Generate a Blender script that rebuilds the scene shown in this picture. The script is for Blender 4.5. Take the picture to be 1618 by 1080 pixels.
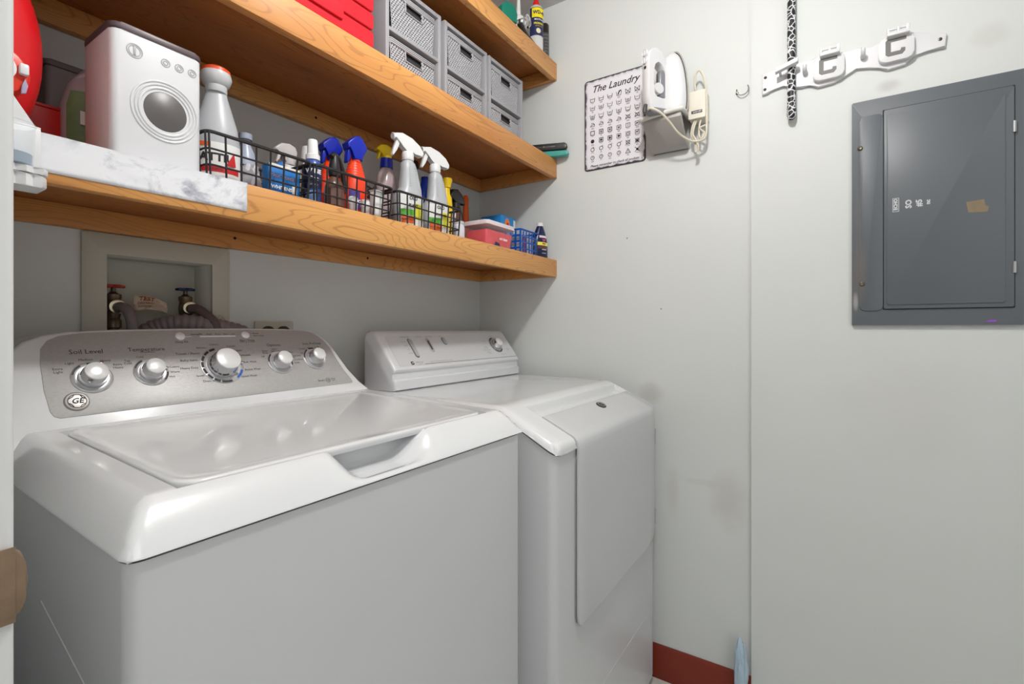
import bpy, bmesh, math, random
from mathutils import Vector, Matrix, noise
from math import pi, sin, cos, radians as R
random.seed(7)
S = bpy.context.scene
for o in list(bpy.data.objects): bpy.data.objects.remove(o)
C = S.collection

# ---------------------------------------------------------------- camera
cam = bpy.data.cameras.new('camera'); co = bpy.data.objects.new('camera', cam); C.objects.link(co)
co.location = (0, 0, 1.145); co.rotation_euler = (R(90), 0, R(33.089 - 90))
cam.sensor_width = 36; cam.lens = 36 * 775 / 1618; cam.shift_y = -22 / 1618; cam.clip_start = .02
S.camera = co
# ---------------------------------------------------------------- light and exposure
S.view_settings.view_transform = 'Standard'; S.view_settings.look = 'None'
S.view_settings.exposure = 0.08; S.view_settings.gamma = 1; S.view_settings.use_curve_mapping = False
w = bpy.data.worlds.new('world'); S.world = w; w.use_nodes = True
w.node_tree.nodes['Background'].inputs[0].default_value = (1, 1, 1, 1)
w.node_tree.nodes['Background'].inputs[1].default_value = .3
def light(name, kind, loc, power, size=.1, rot=(0, 0, 0), col=(1, 1, 1), size_y=None):
    l = bpy.data.lights.new(name, kind); l.energy = power; l.color = col
    if kind == 'AREA':
        l.size = size
        if size_y: l.shape = 'RECTANGLE'; l.size_y = size_y
    else: l.shadow_soft_size = size
    o = bpy.data.objects.new(name, l); C.objects.link(o); o.location = loc; o.rotation_euler = rot
    return o
light('closet_ceiling_lamp', 'POINT', (.62, .17, 2.24), 27, .045, col=(1, .985, .965))
light('hall_fill_behind', 'AREA', (-.9, -1.55, 1.35), 12, 1.8, (R(90), 0, R(-25)), (.96, .98, 1), 1.8)  # added soft fill from behind the camera, not a real window
light('hall_fill_overhead', 'AREA', (-.3, -.75, 2.3), 7, 1.0, (0, 0, 0), (1, .98, .96), 1.0)  # added overhead fill over the hall, not a real fixture

# ---------------------------------------------------------------- helpers
def lin(c):
    return tuple((v / 255 / 12.92 if v / 255 <= .04045 else ((v / 255 + .055) / 1.055) ** 2.4) for v in c) + (1,)
MATS = {}
def mat(name, rgb, rough=.5, metal=0, bump=0, bscale=40, var=0, coat=0, trans=0, ior=1.45, alpha=1, emit=0, vscale=6):
    if name in MATS: return MATS[name]
    m = bpy.data.materials.new(name); m.use_nodes = True; MATS[name] = m
    nt = m.node_tree; N = nt.nodes; b = N['Principled BSDF']
    c = lin(rgb); b.inputs['Base Color'].default_value = c
    b.inputs['Roughness'].default_value = rough; b.inputs['Metallic'].default_value = metal
    b.inputs['Coat Weight'].default_value = coat; b.inputs['Coat Roughness'].default_value = .05
    b.inputs['Transmission Weight'].default_value = trans; b.inputs['IOR'].default_value = ior
    b.inputs['Alpha'].default_value = alpha
    tc = N.new('ShaderNodeTexCoord')
    nz = N.new('ShaderNodeTexNoise'); nz.inputs['Scale'].default_value = vscale; nz.inputs['Detail'].default_value = 5
    nt.links.new(tc.outputs['Object'], nz.inputs['Vector'])
    v = max(var, .015)
    mx = N.new('ShaderNodeMix'); mx.data_type = 'RGBA'
    mx.inputs[6].default_value = tuple(q * (1 - v) for q in c[:3]) + (1,)
    mx.inputs[7].default_value = tuple(min(1, q * (1 + v)) for q in c[:3]) + (1,)
    nt.links.new(nz.outputs['Fac'], mx.inputs[0]); nt.links.new(mx.outputs[2], b.inputs['Base Color'])
    if bump:
        n2 = N.new('ShaderNodeTexNoise'); n2.inputs['Scale'].default_value = bscale; n2.inputs['Detail'].default_value = 3
        nt.links.new(tc.outputs['Object'], n2.inputs['Vector'])
        bp = N.new('ShaderNodeBump'); bp.inputs['Strength'].default_value = bump; bp.inputs['Distance'].default_value = .002
        nt.links.new(n2.outputs['Fac'], bp.inputs['Height']); nt.links.new(bp.outputs['Normal'], b.inputs['Normal'])
    return m

def ramp(nt, src, stops):
    r = nt.nodes.new('ShaderNodeValToRGB'); e = r.color_ramp.elements
    e[0].position, e[0].color = stops[0]; e[1].position, e[1].color = stops[-1]
    for p, c in stops[1:-1]:
        k = e.new(p); k.color = c
    nt.links.new(src, r.inputs[0]); return r

def wood(name, axis='x', light_c=(214, 156, 88), dark_c=(192, 126, 62), line=(148, 90, 42), seed=0):
    m = bpy.data.materials.new(name); m.use_nodes = True; nt = m.node_tree; N = nt.nodes; L = nt.links
    b = N['Principled BSDF']; b.inputs['Roughness'].default_value = .5; b.inputs['Coat Weight'].default_value = .12; b.inputs['Coat Roughness'].default_value = .3
    tc = N.new('ShaderNodeTexCoord'); mp = N.new('ShaderNodeMapping')
    mp.inputs['Location'].default_value = (seed * 3.1, seed * 1.7, seed * 2.3)
    mp.inputs['Scale'].default_value = (1, 7, 7) if axis == 'x' else (7, 1, 7)
    L.new(tc.outputs['Object'], mp.inputs['Vector'])
    n1 = N.new('ShaderNodeTexNoise'); n1.inputs['Scale'].default_value = 2.2; n1.inputs['Detail'].default_value = 1.5; n1.inputs['Roughness'].default_value = .4
    L.new(mp.outputs['Vector'], n1.inputs['Vector'])
    # growth rings: sine of a stretched field gives the cathedral figure
    mu = N.new('ShaderNodeMath'); mu.operation = 'MULTIPLY'; mu.inputs[1].default_value = 150; L.new(n1.outputs['Fac'], mu.inputs[0])
    sn = N.new('ShaderNodeMath'); sn.operation = 'SINE'; L.new(mu.outputs[0], sn.inputs[0])
    rg = ramp(nt, sn.outputs[0], [(0, (0, 0, 0, 1)), (.8, (.1, .1, .1, 1)), (1, (1, 1, 1, 1))])
    mp2 = N.new('ShaderNodeMapping'); mp2.inputs['Scale'].default_value = (6, 240, 240) if axis == 'x' else (240, 6, 240)
    L.new(tc.outputs['Object'], mp2.inputs['Vector'])
    n2 = N.new('ShaderNodeTexNoise'); n2.inputs['Scale'].default_value = 1; n2.inputs['Detail'].default_value = 4; L.new(mp2.outputs['Vector'], n2.inputs['Vector'])
    base = N.new('ShaderNodeMix'); base.data_type = 'RGBA'; base.inputs[6].default_value = lin(light_c); base.inputs[7].default_value = lin(dark_c)
    n3 = N.new('ShaderNodeTexNoise'); n3.inputs['Scale'].default_value = 1.3; n3.inputs['Detail'].default_value = 2; L.new(mp.outputs['Vector'], n3.inputs['Vector'])
    sc = N.new('ShaderNodeMapRange'); sc.inputs[1].default_value = .35; sc.inputs[2].default_value = .7; L.new(n3.outputs['Fac'], sc.inputs[0])
    L.new(sc.outputs[0], base.inputs[0])
    m2 = N.new('ShaderNodeMix'); m2.data_type = 'RGBA'; m2.inputs[7].default_value = lin(line)
    f = N.new('ShaderNodeMath'); f.operation = 'MULTIPLY'; f.inputs[1].default_value = .5; L.new(rg.outputs[0], f.inputs[0])
    L.new(f.outputs[0], m2.inputs[0]); L.new(base.outputs[2], m2.inputs[6])
    m3 = N.new('ShaderNodeMix'); m3.data_type = 'RGBA'; m3.inputs[7].default_value = lin(line)
    pr = N.new('ShaderNodeMapRange'); pr.inputs[1].default_value = .56; pr.inputs[2].default_value = .78; pr.inputs[4].default_value = .45; L.new(n2.outputs['Fac'], pr.inputs[0])
    L.new(pr.outputs[0], m3.inputs[0]); L.new(m2.outputs[2], m3.inputs[6]); L.new(m3.outputs[2], b.inputs['Base Color'])
    bp = N.new('ShaderNodeBump'); bp.inputs['Strength'].default_value = .15; bp.inputs['Distance'].default_value = .001
    L.new(n2.outputs['Fac'], bp.inputs['Height']); L.new(bp.outputs['Normal'], b.inputs['Normal'])
    return m

def spot_mat(name, base, spots, rough=.5, bump=.1, bscale=60):
    """paint with stains; spots = (centre, radii, colour, strength) in object space"""
    m = bpy.data.materials.new(name); m.use_nodes = True; nt = m.node_tree; N = nt.nodes; L = nt.links
    b = N['Principled BSDF']; b.inputs['Roughness'].default_value = rough
    tc = N.new('ShaderNodeTexCoord'); n = N.new('ShaderNodeTexNoise'); n.inputs['Scale'].default_value = 3; n.inputs['Detail'].default_value = 5
    L.new(tc.outputs['Object'], n.inputs['Vector'])
    c = lin(base)
    mx = N.new('ShaderNodeMix'); mx.data_type = 'RGBA'; mx.inputs[6].default_value = tuple(q * .97 for q in c[:3]) + (1,); mx.inputs[7].default_value = tuple(q * 1.03 for q in c[:3]) + (1,)
    L.new(n.outputs['Fac'], mx.inputs[0]); cur = mx.outputs[2]
    nw = N.new('ShaderNodeTexNoise'); nw.inputs['Scale'].default_value = 14; nw.inputs['Detail'].default_value = 4; L.new(tc.outputs['Object'], nw.inputs['Vector'])
    for ctr, rad, colr, st in spots:
        mp = N.new('ShaderNodeMapping'); mp.vector_type = 'POINT'
        mp.inputs['Scale'].default_value = [1 / r for r in rad]; mp.inputs['Location'].default_value = [-k / r for k, r in zip(ctr, rad)]
        L.new(tc.outputs['Object'], mp.inputs['Vector'])
        ln = N.new('ShaderNodeVectorMath'); ln.operation = 'LENGTH'; L.new(mp.outputs['Vector'], ln.inputs[0])
        ad = N.new('ShaderNodeMath'); ad.operation = 'ADD'; L.new(ln.outputs['Value'], ad.inputs[0]); L.new(nw.outputs['Fac'], ad.inputs[1])
        mr = N.new('ShaderNodeMapRange'); mr.inputs[1].default_value = .7; mr.inputs[2].default_value = 1.5; mr.inputs[3].default_value = st; mr.inputs[4].default_value = 0
        mr.interpolation_type = 'SMOOTHSTEP'; L.new(ad.outputs[0], mr.inputs[0])
        k = N.new('ShaderNodeMix'); k.data_type = 'RGBA'; k.inputs[7].default_value = lin(colr)
        L.new(mr.outputs[0], k.inputs[0]); L.new(cur, k.inputs[6]); cur = k.outputs[2]
    L.new(cur, b.inputs['Base Color'])
    n2 = N.new('ShaderNodeTexNoise'); n2.inputs['Scale'].default_value = bscale; n2.inputs['Detail'].default_value = 3; L.new(tc.outputs['Object'], n2.inputs['Vector'])
    bp = N.new('ShaderNodeBump'); bp.inputs['Strength'].default_value = bump; bp.inputs['Distance'].default_value = .002
    L.new(n2.outputs['Fac'], bp.inputs['Height']); L.new(bp.outputs['Normal'], b.inputs['Normal'])
    return m

class MB:
    """collects shapes into one mesh"""
    def __init__(s): s.bm = bmesh.new()
    def _bev(s, verts, w, seg=3, edges=None):
        if w > 0:
            es = edges or list({e for v in verts for e in v.link_edges})
            bmesh.ops.bevel(s.bm, geom=es, offset=w, segments=seg, affect='EDGES', profile=.5, clamp_overlap=True)
    def box(s, x0, x1, y0, y1, z0, z1, bev=0, seg=2, M=None):
        vs = [s.bm.verts.new((x, y, z)) for x in (x0, x1) for y in (y0, y1) for z in (z0, z1)]
        for f in ((0, 1, 3, 2), (4, 6, 7, 5), (0, 4, 5, 1), (2, 3, 7, 6), (0, 2, 6, 4), (1, 5, 7, 3)):
            s.bm.faces.new([vs[i] for i in f])
        if M: 
            for v in vs: v.co = M @ v.co
        s._bev(vs, bev, seg); return s
    def rings(s, rings, cap0=True, cap1=True, closed=True, loop=False):
        rr = [[s.bm.verts.new(p) for p in r] for r in rings]
        n = len(rr[0])
        pairs = list(zip(rr, rr[1:])) + ([(rr[-1], rr[0])] if loop else [])
        for a, b in pairs:
            for i in range(n if closed else n - 1):
                j = (i + 1) % n
                try: s.bm.faces.new((a[i], a[j], b[j], b[i]))
                except ValueError: pass
        if closed and not loop:
            if cap0: s.bm.faces.new(rr[0][::-1])
            if cap1: s.bm.faces.new(rr[-1])
        return s
    def lathe(s, prof, seg=20, sx=1, sy=1, c=(0, 0, 0), M=None, a0=0, a1=2 * pi, off=0):
        full = abs(a1 - a0 - 2 * pi) < 1e-6
        n = seg if full else seg + 1
        M = M or Matrix()
        rs = [[M @ Vector((c[0] + (r + off) * sx * cos(a0 + (a1 - a0) * i / seg), c[1] + (r + off) * sy * sin(a0 + (a1 - a0) * i / seg), c[2] + z)) for i in range(n)] for r, z in prof]
        ann = full and abs(prof[0][1] - prof[-1][1]) < 1e-6 and prof[-1][0] > 0 and prof[0][0] > 0
        s.rings(rs, cap0=not ann, cap1=not ann, closed=full); return s
    def prism(s, poly, a0, a1, plane='xz', bev=0, seg=2, only_front=False, M=None):
        def P(p, a): 
            q = {'xz': (p[0], a, p[1]), 'yz': (a, p[0], p[1]), 'xy': (p[0], p[1], a)}[plane]
            return Vector(q) if M is None else M @ Vector(q)
        A = [s.bm.verts.new(P(p, a0)) for p in poly]; B = [s.bm.verts.new(P(p, a1)) for p in poly]
        n = len(poly)
        fa = s.bm.faces.new(A); fb = s.bm.faces.new(B[::-1])
        for i in range(n): s.bm.faces.new((A[(i + 1) % n], A[i], B[i], B[(i + 1) % n]))
        if bev > 0:
            es = list(fa.edges) + ([] if only_front else list(fb.edges))
            bmesh.ops.bevel(s.bm, geom=es, offset=bev, segments=seg, affect='EDGES', profile=.5, clamp_overlap=True)
        return s
    def tube(s, pts, r, seg=8, smooth=0, rr=None, caps=True, loop=False):
        P = [Vector(p) for p in pts]
        if smooth:
            Q = []
            for i in range(len(P) - 1):
                p0, p1, p2, p3 = P[max(i - 1, 0)], P[i], P[i + 1], P[min(i + 2, len(P) - 1)]
                for k in range(smooth):
                    t = k / smooth
                    Q.append(.5 * ((2 * p1) + (p2 - p0) * t + (2 * p0 - 5 * p1 + 4 * p2 - p3) * t * t + (3 * p1 - p0 - 3 * p2 + p3) * t ** 3))
            Q.append(P[-1]); P = Q
        up = None; rs = []
        for i, p in enumerate(P):
            if loop: d = (P[(i + 1) % len(P)] - P[i - 1]).normalized()
            else: d = (P[min(i + 1, len(P) - 1)] - P[max(i - 1, 0)]).normalized()
            if up is None:
                up = Vector((0, 0, 1)) if abs(d.z) < .9 else Vector((1, 0, 0))
            u = (up - d * up.dot(d)).normalized(); v = d.cross(u); up = u
            q = rr(i / max(1, len(P) - 1)) if rr else r
            rs.append([p + (u * cos(2 * pi * k / seg) + v * sin(2 * pi * k / seg)) * q for k in range(seg)])
        s.rings(rs, loop=loop); return s
    def text(s, txt, size, fn, align='CENTER', shear=0, bold=0, depth=.0003, width=1):
        cu = bpy.data.curves.new('lettering_curve', 'FONT'); cu.body = txt; cu.size = size; cu.align_x = align; cu.align_y = 'CENTER'
        cu.shear = shear; cu.offset = bold; cu.resolution_u = 2
        to = bpy.data.objects.new('lettering_curve', cu); me = bpy.data.meshes.new_from_object(to)
        vs = [s.bm.verts.new(fn(v.co.x * width, v.co.y)) for v in me.vertices]
        for p in me.polygons:
            try: s.bm.faces.new([vs[i] for i in p.vertices])
            except ValueError: pass
        bpy.data.objects.remove(to); bpy.data.curves.remove(cu); bpy.data.meshes.remove(me); return s
    def poly(s, pts):
        s.bm.faces.new([s.bm.verts.new(p) for p in pts]); return s
    def xf(s, M):
        bmesh.ops.transform(s.bm, matrix=M, verts=s.bm.verts); return s
    def build(s, name, m, parent=None, loc=None, rot=None, smooth=40, label=None, fix=True):
        if fix: bmesh.ops.recalc_face_normals(s.bm, faces=s.bm.faces)
        me = bpy.data.meshes.new(name); s.bm.to_mesh(me); s.bm.free()
        me.materials.append(m)
        if smooth:
            me.polygons.foreach_set('use_smooth', [True] * len(me.polygons)); me.set_sharp_from_angle(angle=R(smooth))
        o = bpy.data.objects.new(name, me); C.objects.link(o)
        if parent: o.parent = parent
        if loc: o.location = loc
        if rot: o.rotation_euler = rot
        if label: o['label'] = label
        if name in ('lettering', 'scale_arc'): o['kind'] = 'stuff'
        return o
def thing(name, label, cat, loc=(0, 0, 0), rz=0, group=None):
    o = bpy.data.objects.new(name, None); o.empty_display_size = .02; C.objects.link(o); o.location = loc; o.rotation_euler = (0, 0, rz)
    o['label'] = label; o['category'] = cat
    if group: o['group'] = group
    return o
def tag(o, label, cat, group=None):
    o['label'] = label; o['category'] = cat
    if group: o['group'] = group
    return o
def struct(o): o['kind'] = 'structure'; return o
def dup(root, loc, rz, label, group=None):
    r = root.copy(); C.objects.link(r); r.location = loc; r.rotation_euler = (0, 0, rz); r['label'] = label
    if group: r['group'] = group
    for ch in list(root.children):
        c = ch.copy(); C.objects.link(c); c.parent = r
        for g in list(ch.children):
            d = g.copy(); C.objects.link(d); d.parent = c
    return r
def smst(a, b, x):
    t = min(1, max(0, (x - a) / (b - a))); return t * t * (3 - 2 * t)
def rrect(x0, x1, y0, y1, r, n=5):
    p = []
    for cx, cy, a in ((x1 - r, y0 + r, -pi / 2), (x1 - r, y1 - r, 0), (x0 + r, y1 - r, pi / 2), (x0 + r, y0 + r, pi)):
        for i in range(n + 1):
            t = a + pi / 2 * i / n; p.append((cx + r * cos(t), cy + r * sin(t)))
    return p

# ---------------------------------------------------------------- the room
XW, XP, YB, ZC = 1.62, 1.605, 1.2143, 2.35     # far right wall, panel wall, back wall, ceiling
wall_rgb = (212, 215, 213)
wall_m = spot_mat('wall_paint', wall_rgb, [], .55, .06, 180)
wall_far = spot_mat('wall_paint_scuffed', wall_rgb, [((1.62, .262, .62), (.3, .07, .12), (186, 178, 172), .4), ((1.62, .50, .93), (.2, .05, .05), (176, 172, 166), .5), ((1.62, .43, .62), (.2, .03, .10), (196, 190, 180), .4), ((1.62, .34, .66), (.2, .10, .015), (196, 190, 180), .3), ((1.62, .586, 1.452), (.2, .0035, .0035), (90, 86, 80), .9), ((1.62, .47, 1.208), (.2, .004, .004), (90, 86, 80), .9)], .55, .06, 180)
wall_near = spot_mat('wall_paint_near', wall_rgb, [((1.57, -.125, 1.775), (.2, .03, .02), (170, 168, 162), .5), ((1.57, -.32, 1.84), (.2, .05, .04), (196, 196, 190), .5), ((1.57, -.15, .95), (.2, .2, .2), (206, 205, 200), .4)], .55, .06, 180)
hx0, hx1, hz0, hz1 = .3756, .578, 1.085, 1.294      # hole for the supply box
b = MB(); T = .1
for x0, x1, z0, z1 in ((-.02, hx0, 0, ZC), (hx1, XW, 0, ZC), (hx0, hx1, 0, hz0), (hx0, hx1, hz1, ZC)):
    b.box(x0, x1, YB, YB + T, z0, z1)
struct(b.build('wall_back', wall_m))
struct(MB().box(XW, XW + .1, .2, YB + T, 0, ZC).build('wall_right', wall_far))
struct(MB().box(XP, XP + .15, -1.8, .2014 * XP / XW, 0, ZC, .0).build('wall_panel_side', wall_near))
struct(MB().box(-.03, .0885, .446, YB, 0, ZC).build('wall_left', wall_m))
struct(MB().box(-1.8, XP, -1.9, -1.8, 0, ZC).build('wall_front', wall_m))
struct(MB().box(-1.9, -1.8, -1.9, 1.3, 0, ZC).build('wall_hall_side', wall_m))
struct(MB().box(-1.8, -.03, 1.2, 1.3, 0, ZC).build('wall_hall_back', wall_m))
struct(MB().box(-1.9, XP + .15, -1.9, YB + T, ZC, ZC + .08).build('ceiling', mat('ceiling_paint', (205, 205, 203), .8, bump=.2, bscale=120)))
# tile floor: slab with recessed joints, tiles near the dryer as pieces
fl = struct(MB().box(-1.9, XP + .15, -1.9, YB + T, -.06, -.006).build('floor', mat('grout', (150, 148, 144), .9, bump=.3)))
tile_m = mat('floor_tile', (205, 202, 197), .35, bump=.1, bscale=20, var=.05)
tm = None
for i in range(11):
    for j in range(10):
        x0, y0 = -1.795 + i * .31, -1.795 + j * .3
        if x0 + .3 > XP - .001: 
            pass
        if tm is None:
            t = MB().box(0, .304, 0, .294, -.006, 0, .0015, 1).build('tile', tile_m, fl, (x0, y0, 0)); tm = t.data
        else:
            t = bpy.data.objects.new('tile', tm); C.objects.link(t); t.parent = fl; t.location = (x0, y0, 0)
# red baseboard on the right wall
bb = MB().prism([(XW, 0), (XW, .105), (XW - .006, .105), (XW - .011, .096), (XW - .012, .072), (XW - .016, .066), (XW - .016, 0)], .2, YB, 'xz')
struct(bb.build('baseboard_right', mat('red_brown_vinyl', (120, 42, 24), .45, var=.12, bump=.15, bscale=25)))
# left door casing
cm = mat('casing_white', (222, 222, 222), .35)
cs = MB().box(-.03, .0853, .438, .4465, 0, 2.2, .002).box(.055, .0875, .428, .446, 0, 2.2, .004, 3)
struct(cs.build('trim_1', cm))
# worn strike plate on the casing edge
sp = thing('strike_plate', 'worn brown metal strike plate with curved lip on the white door casing at far left', 'strike plate', (.0875, .428, .986))
brass = mat('aged_brass', (142, 120, 98), .45, .35, bump=.6, bscale=90, var=.35, vscale=60)
prof = [(.0, -.025), (.0035, -.022), (.006, -.014), (.0075, 0), (.006, .014), (.0035, .022), (0, .025)]
prof = [(a * .72, b * .82) for a, b in prof]
m_ = MB().prism(prof + [(-.028, .0205), (-.028, -.0205)], -.003, .006, 'xz', .0015, 2)
m_.build('lip', brass, sp)
MB().box(-.030, -.0006, -.0042, -.0028, -.0235, .0235, .0006).build('plate', brass, sp)
for zz in (-.0225, .0225): MB().lathe([(.0035, 0), (.003, .001), (.0, .0012)], 10, M=Matrix.Translation((-.018, -.0042, zz * .9)) @ Matrix.Rotation(R(90), 4, 'X')).build('screw', mat('screw_steel', (120, 112, 100), .4, .8), sp)

# ---------------------------------------------------------------- shelves
YF = .8561
M_x = [wood('oak_x%d' % i, 'x', seed=i) for i in range(4)]
M_u = wood('oak_under_shaded', 'x', (192, 120, 56), (168, 98, 42), (130, 74, 32), seed=7)  # same oak with the shade of the underside darkened into its colour
M_y = wood('oak_y', 'y', seed=9)
dark = mat('dark_hole', (20, 14, 10), .9)
def shelf(name_label, z0, z1, i):
    t = thing('wall_shelf', name_label, 'shelf', (0, 0, 0), 0, 'oak shelves stacked above the machines')
    MB().box(.0905, XW - .001, YF + .02, YB - .001, z1 - .021, z1, .0008).build('board', M_u, t)
    MB().box(.0905, XW - .001, YF, YF + .0195, z0, z1, .0012).build('fascia', M_x[i], t)
    MB().box(.0905, XW - .02, YB - .02, YB - .001, z0, z1 - .0215, .0008).build('back_cleat', M_x[3], t)
    MB().box(XW - .0195, XW - .001, YF + .02, YB - .001, z0, z1 - .0215, .0008).build('side_cleat', M_y, t)
    for x in (.62, 1.02, .84, 1.3):
        if i == 0 and x in (.62, 1.02) or i == 1 and x in (.84, 1.3):
            MB().lathe([(.0035, 0), (.0035, .0006), (0, .0007)], 10, M=Matrix.Translation((x, YB - .02, z0 + .025)) @ Matrix.Rotation(R(90), 4, 'X')).build('screw_hole', dark, t)
    return t
sh0 = shelf('lowest oak shelf with marble print paper on its left front edge', 1.3345, 1.397, 0)
sh1 = shelf('middle oak shelf carrying the grey drawer units', 1.701, 1.769, 1)
sh2 = shelf('topmost oak shelf near the ceiling holding spray cans', 2.0634, 2.127, 2)
# marble contact paper on the lowest shelf
def marble():
    m = bpy.data.materials.new('marble_paper'); m.use_nodes = True; nt = m.node_tree; N = nt.nodes; L = nt.links; b = N['Principled BSDF']; b.inputs['Roughness'].default_value = .35
    tc = N.new('ShaderNodeTexCoord')
    n1 = N.new('ShaderNodeTexNoise'); n1.inputs['Scale'].default_value = 14; n1.inputs['Detail'].default_value = 8; n1.inputs['Roughness'].default_value = .7; n1.inputs['Distortion'].default_value = 1.2
    n2 = N.new('ShaderNodeTexNoise'); n2.inputs['Scale'].default_value = 9; n2.inputs['Detail'].default_value = 2
    for n in (n1, n2): L.new(tc.outputs['Object'], n.inputs['Vector'])
    r1 = ramp(nt, n1.outputs['Fac'], [(.46, (0, 0, 0, 1)), (.66, (1, 1, 1, 1))]); r2 = ramp(nt, n2.outputs['Fac'], [(.40, (0, 0, 0, 1)), (.62, (1, 1, 1, 1))])
    mu = N.new('ShaderNodeMath'); mu.operation = 'MULTIPLY'; L.new(r1.outputs[0], mu.inputs[0]); L.new(r2.outputs[0], mu.inputs[1])
    mx = N.new('ShaderNodeMix'); mx.data_type = 'RGBA'; mx.inputs[6].default_value = lin((232, 232, 236)); mx.inputs[7].default_value = lin((118, 120, 140))
    L.new(mu.outputs[0], mx.inputs[0]); L.new(mx.outputs[2], b.inputs['Base Color'])
    return m
b = MB(); nx = 60
top = []; 
cols = []
for i in range(nx + 1):
    x = .0915 + (.4651 - .0915) * i / nx
    wv = .0006 * (noise.noise(Vector((x * 25, 0, 0))) + 1)
    cols.append([Vector((x, YF + .03, 1.3976)), Vector((x, YF + .004, 1.3978 + wv)), Vector((x, YF - .0012 - wv, 1.3968 + wv))] +
                [Vector((x, YF - .0010 - .0014 * max(0, noise.noise(Vector((x * 18, k * .8, 3)))), 1.3965 - .0489 * k / 8)) for k in range(1, 9)])
b.rings(cols, closed=False)
pp = b.build('contact_paper', marble(), sh0, smooth=60, label='white marble print adhesive paper wrapped over the shelf edge', fix=False)
md = pp.modifiers.new('solidify', 'SOLIDIFY'); md.thickness = .0004; md.offset = 0

# ---------------------------------------------------------------- washing machine
enamel = mat('white_enamel', (222, 223, 225), .2, coat=.8, var=.01)
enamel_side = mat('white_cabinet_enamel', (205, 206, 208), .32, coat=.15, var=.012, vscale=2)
plastic_w = mat('white_plastic', (222, 223, 225), .3)
seam = mat('seam_shadow_rubber', (40, 40, 42), .8)
ink = mat('black_ink', (38, 38, 40), .6)
chrome = mat('chrome', (225, 225, 228), .12, 1)
WX0, WX1, WY0, WY1 = .183, .878, .545, 1.163
ws = thing('washing_machine', 'white top-loading washing machine with silver control panel and five dials', 'washing machine', (0, 0, 0))
def skirt(y): return .927 + max(0, y - WY0) * .03
cab = MB(); 
cab.prism([(WY0 + .004, .02), (WY0 + .004, .923), (WY1, skirt(WY1) - .004), (WY1, .02)], WX0 + .003, WX1 - .003, 'yz')
es = [e for e in cab.bm.edges if abs(e.verts[0].co.y - e.verts[1].co.y) < 1e-5 and abs(e.verts[0].co.x - e.verts[1].co.x) < 1e-5 and e.verts[0].co.y < .6]
bmesh.ops.bevel(cab.bm, geom=es, offset=.014, segments=6, affect='EDGES', profile=.5)
cab.build('cabinet', enamel_side, ws)
MB().prism([(WY0 + .014, .90), (WY0 + .014, .9262), (WY0 + .10, .9290), (WY1 - .01, skirt(WY1) + .002), (WY1 - .01, .90)], WX0 + .014, WX1 - .014, 'yz').build('seam_shadow_insert', seam, ws)  # dark insert stands in for the shadow in the gap under the cover
for sx in (WX0 + .05, WX1 - .05):
    for sy in (WY0 + .06, WY1 - .06): MB().lathe([(.02, 0), (.022, .004), (.012, .006), (.012, .024)], 16, c=(sx, sy, .0)).build('foot', seam, ws)
# embossed crease on the left cabinet side
MB().tube([(WX0 + .0035, .80, .815), (WX0 + .0035, .60, .755)], .0014, 6).build('side_crease', enamel_side, ws)
LX0, LX1, LY0, LY1 = .248, .806, .592, .968
def corner_round(vs, x0, y0, rr):
    for v in vs:
        a, c = v.co.x - x0 - rr, v.co.y - y0 - rr
        if a < 0 and c < 0:
            m, l = max(-a, -c), math.hypot(a, c); v.co.x = x0 + rr + a * m / l; v.co.y = y0 + rr + c * m / l
def topz(x, y):
    base = .974 + (y - .6) * .042
    t = (y - WY0); 
    def fall(t, wd, p=1.7):
        t = min(1, max(0, t / wd)); return 1 - (1 - t) ** p
    f = fall(t, .046, 1.5)
    l = fall(x - WX0, .034 , 1.5); r = fall(WX1 - x, .03, 1.6)
    k = .02
    m = f * l * r if min(f, l, r) > .999 else min(f, l, r) * (1 - .06 * (1 - max(min(f, l), min(f, r), min(l, r))))
    z = skirt(y) + (base - skirt(y)) * m
    d = smst(.425, .480, x) * (1 - smst(.560, .640, x))
    dy = smst(WY0 - .0, WY0 + .026, y) * (1 - smst(.620, .632, y))
    z -= (.029 + .014 * smst(.560, .590, y)) * d * dy
    if LX0 - .0035 < x < LX1 + .0035 and LY0 - .0035 < y < LY1 + .0035 and not (d > .02 and y < .62): z = min(z, base - .012)
    return z
def cuts(a, b, step, extra=()):
    n = int((b - a) / step); p = sorted(set([round(a + (b - a) * i / n, 5) for i in range(n + 1)] + [round(e, 5) for e in extra])); return p
e_ = .0034; g_ = .0036
xs = cuts(WX0, WX1, .008, [WX0 + q for q in (.001, .002, .004, .006)] + [WX1 - q for q in (.001, .002, .004, .006)] + [LX0 - e_, LX0 - g_, LX1 + e_, LX1 + g_])
ys = cuts(WY0, 1.02, .006, [WY0 + q for q in (.001, .002, .004)] + [LY0 - e_, LY0 - g_, LY1 + e_, LY1 + g_, 1.10, WY1])
b = MB(); g = [[b.bm.verts.new((x, y, topz(x, y))) for x in xs] for y in ys]
for j in range(len(ys) - 1):
    for i in range(len(xs) - 1): b.bm.faces.new((g[j][i], g[j][i + 1], g[j + 1][i + 1], g[j + 1][i]))
ring = g[0] + [r[-1] for r in g[1:]] + g[-1][-2::-1] + [r[0] for r in g[-2:0:-1]]
corner_round([v for r_ in g for v in r_], WX0, WY0, .016)
low = [b.bm.verts.new((v.co.x, v.co.y, v.co.z - .0006)) for v in ring]
inn = [b.bm.verts.new((min(max(v.co.x, WX0 + .004), WX1 - .004), min(max(v.co.y, WY0 + .005), WY1 - .004), v.co.z - .002)) for v in ring]
for A, B in ((ring, low), (low, inn)):
    for i in range(len(ring)):
        j = (i + 1) % len(ring); b.bm.faces.new((A[i], B[i], B[j], A[j]))
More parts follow.
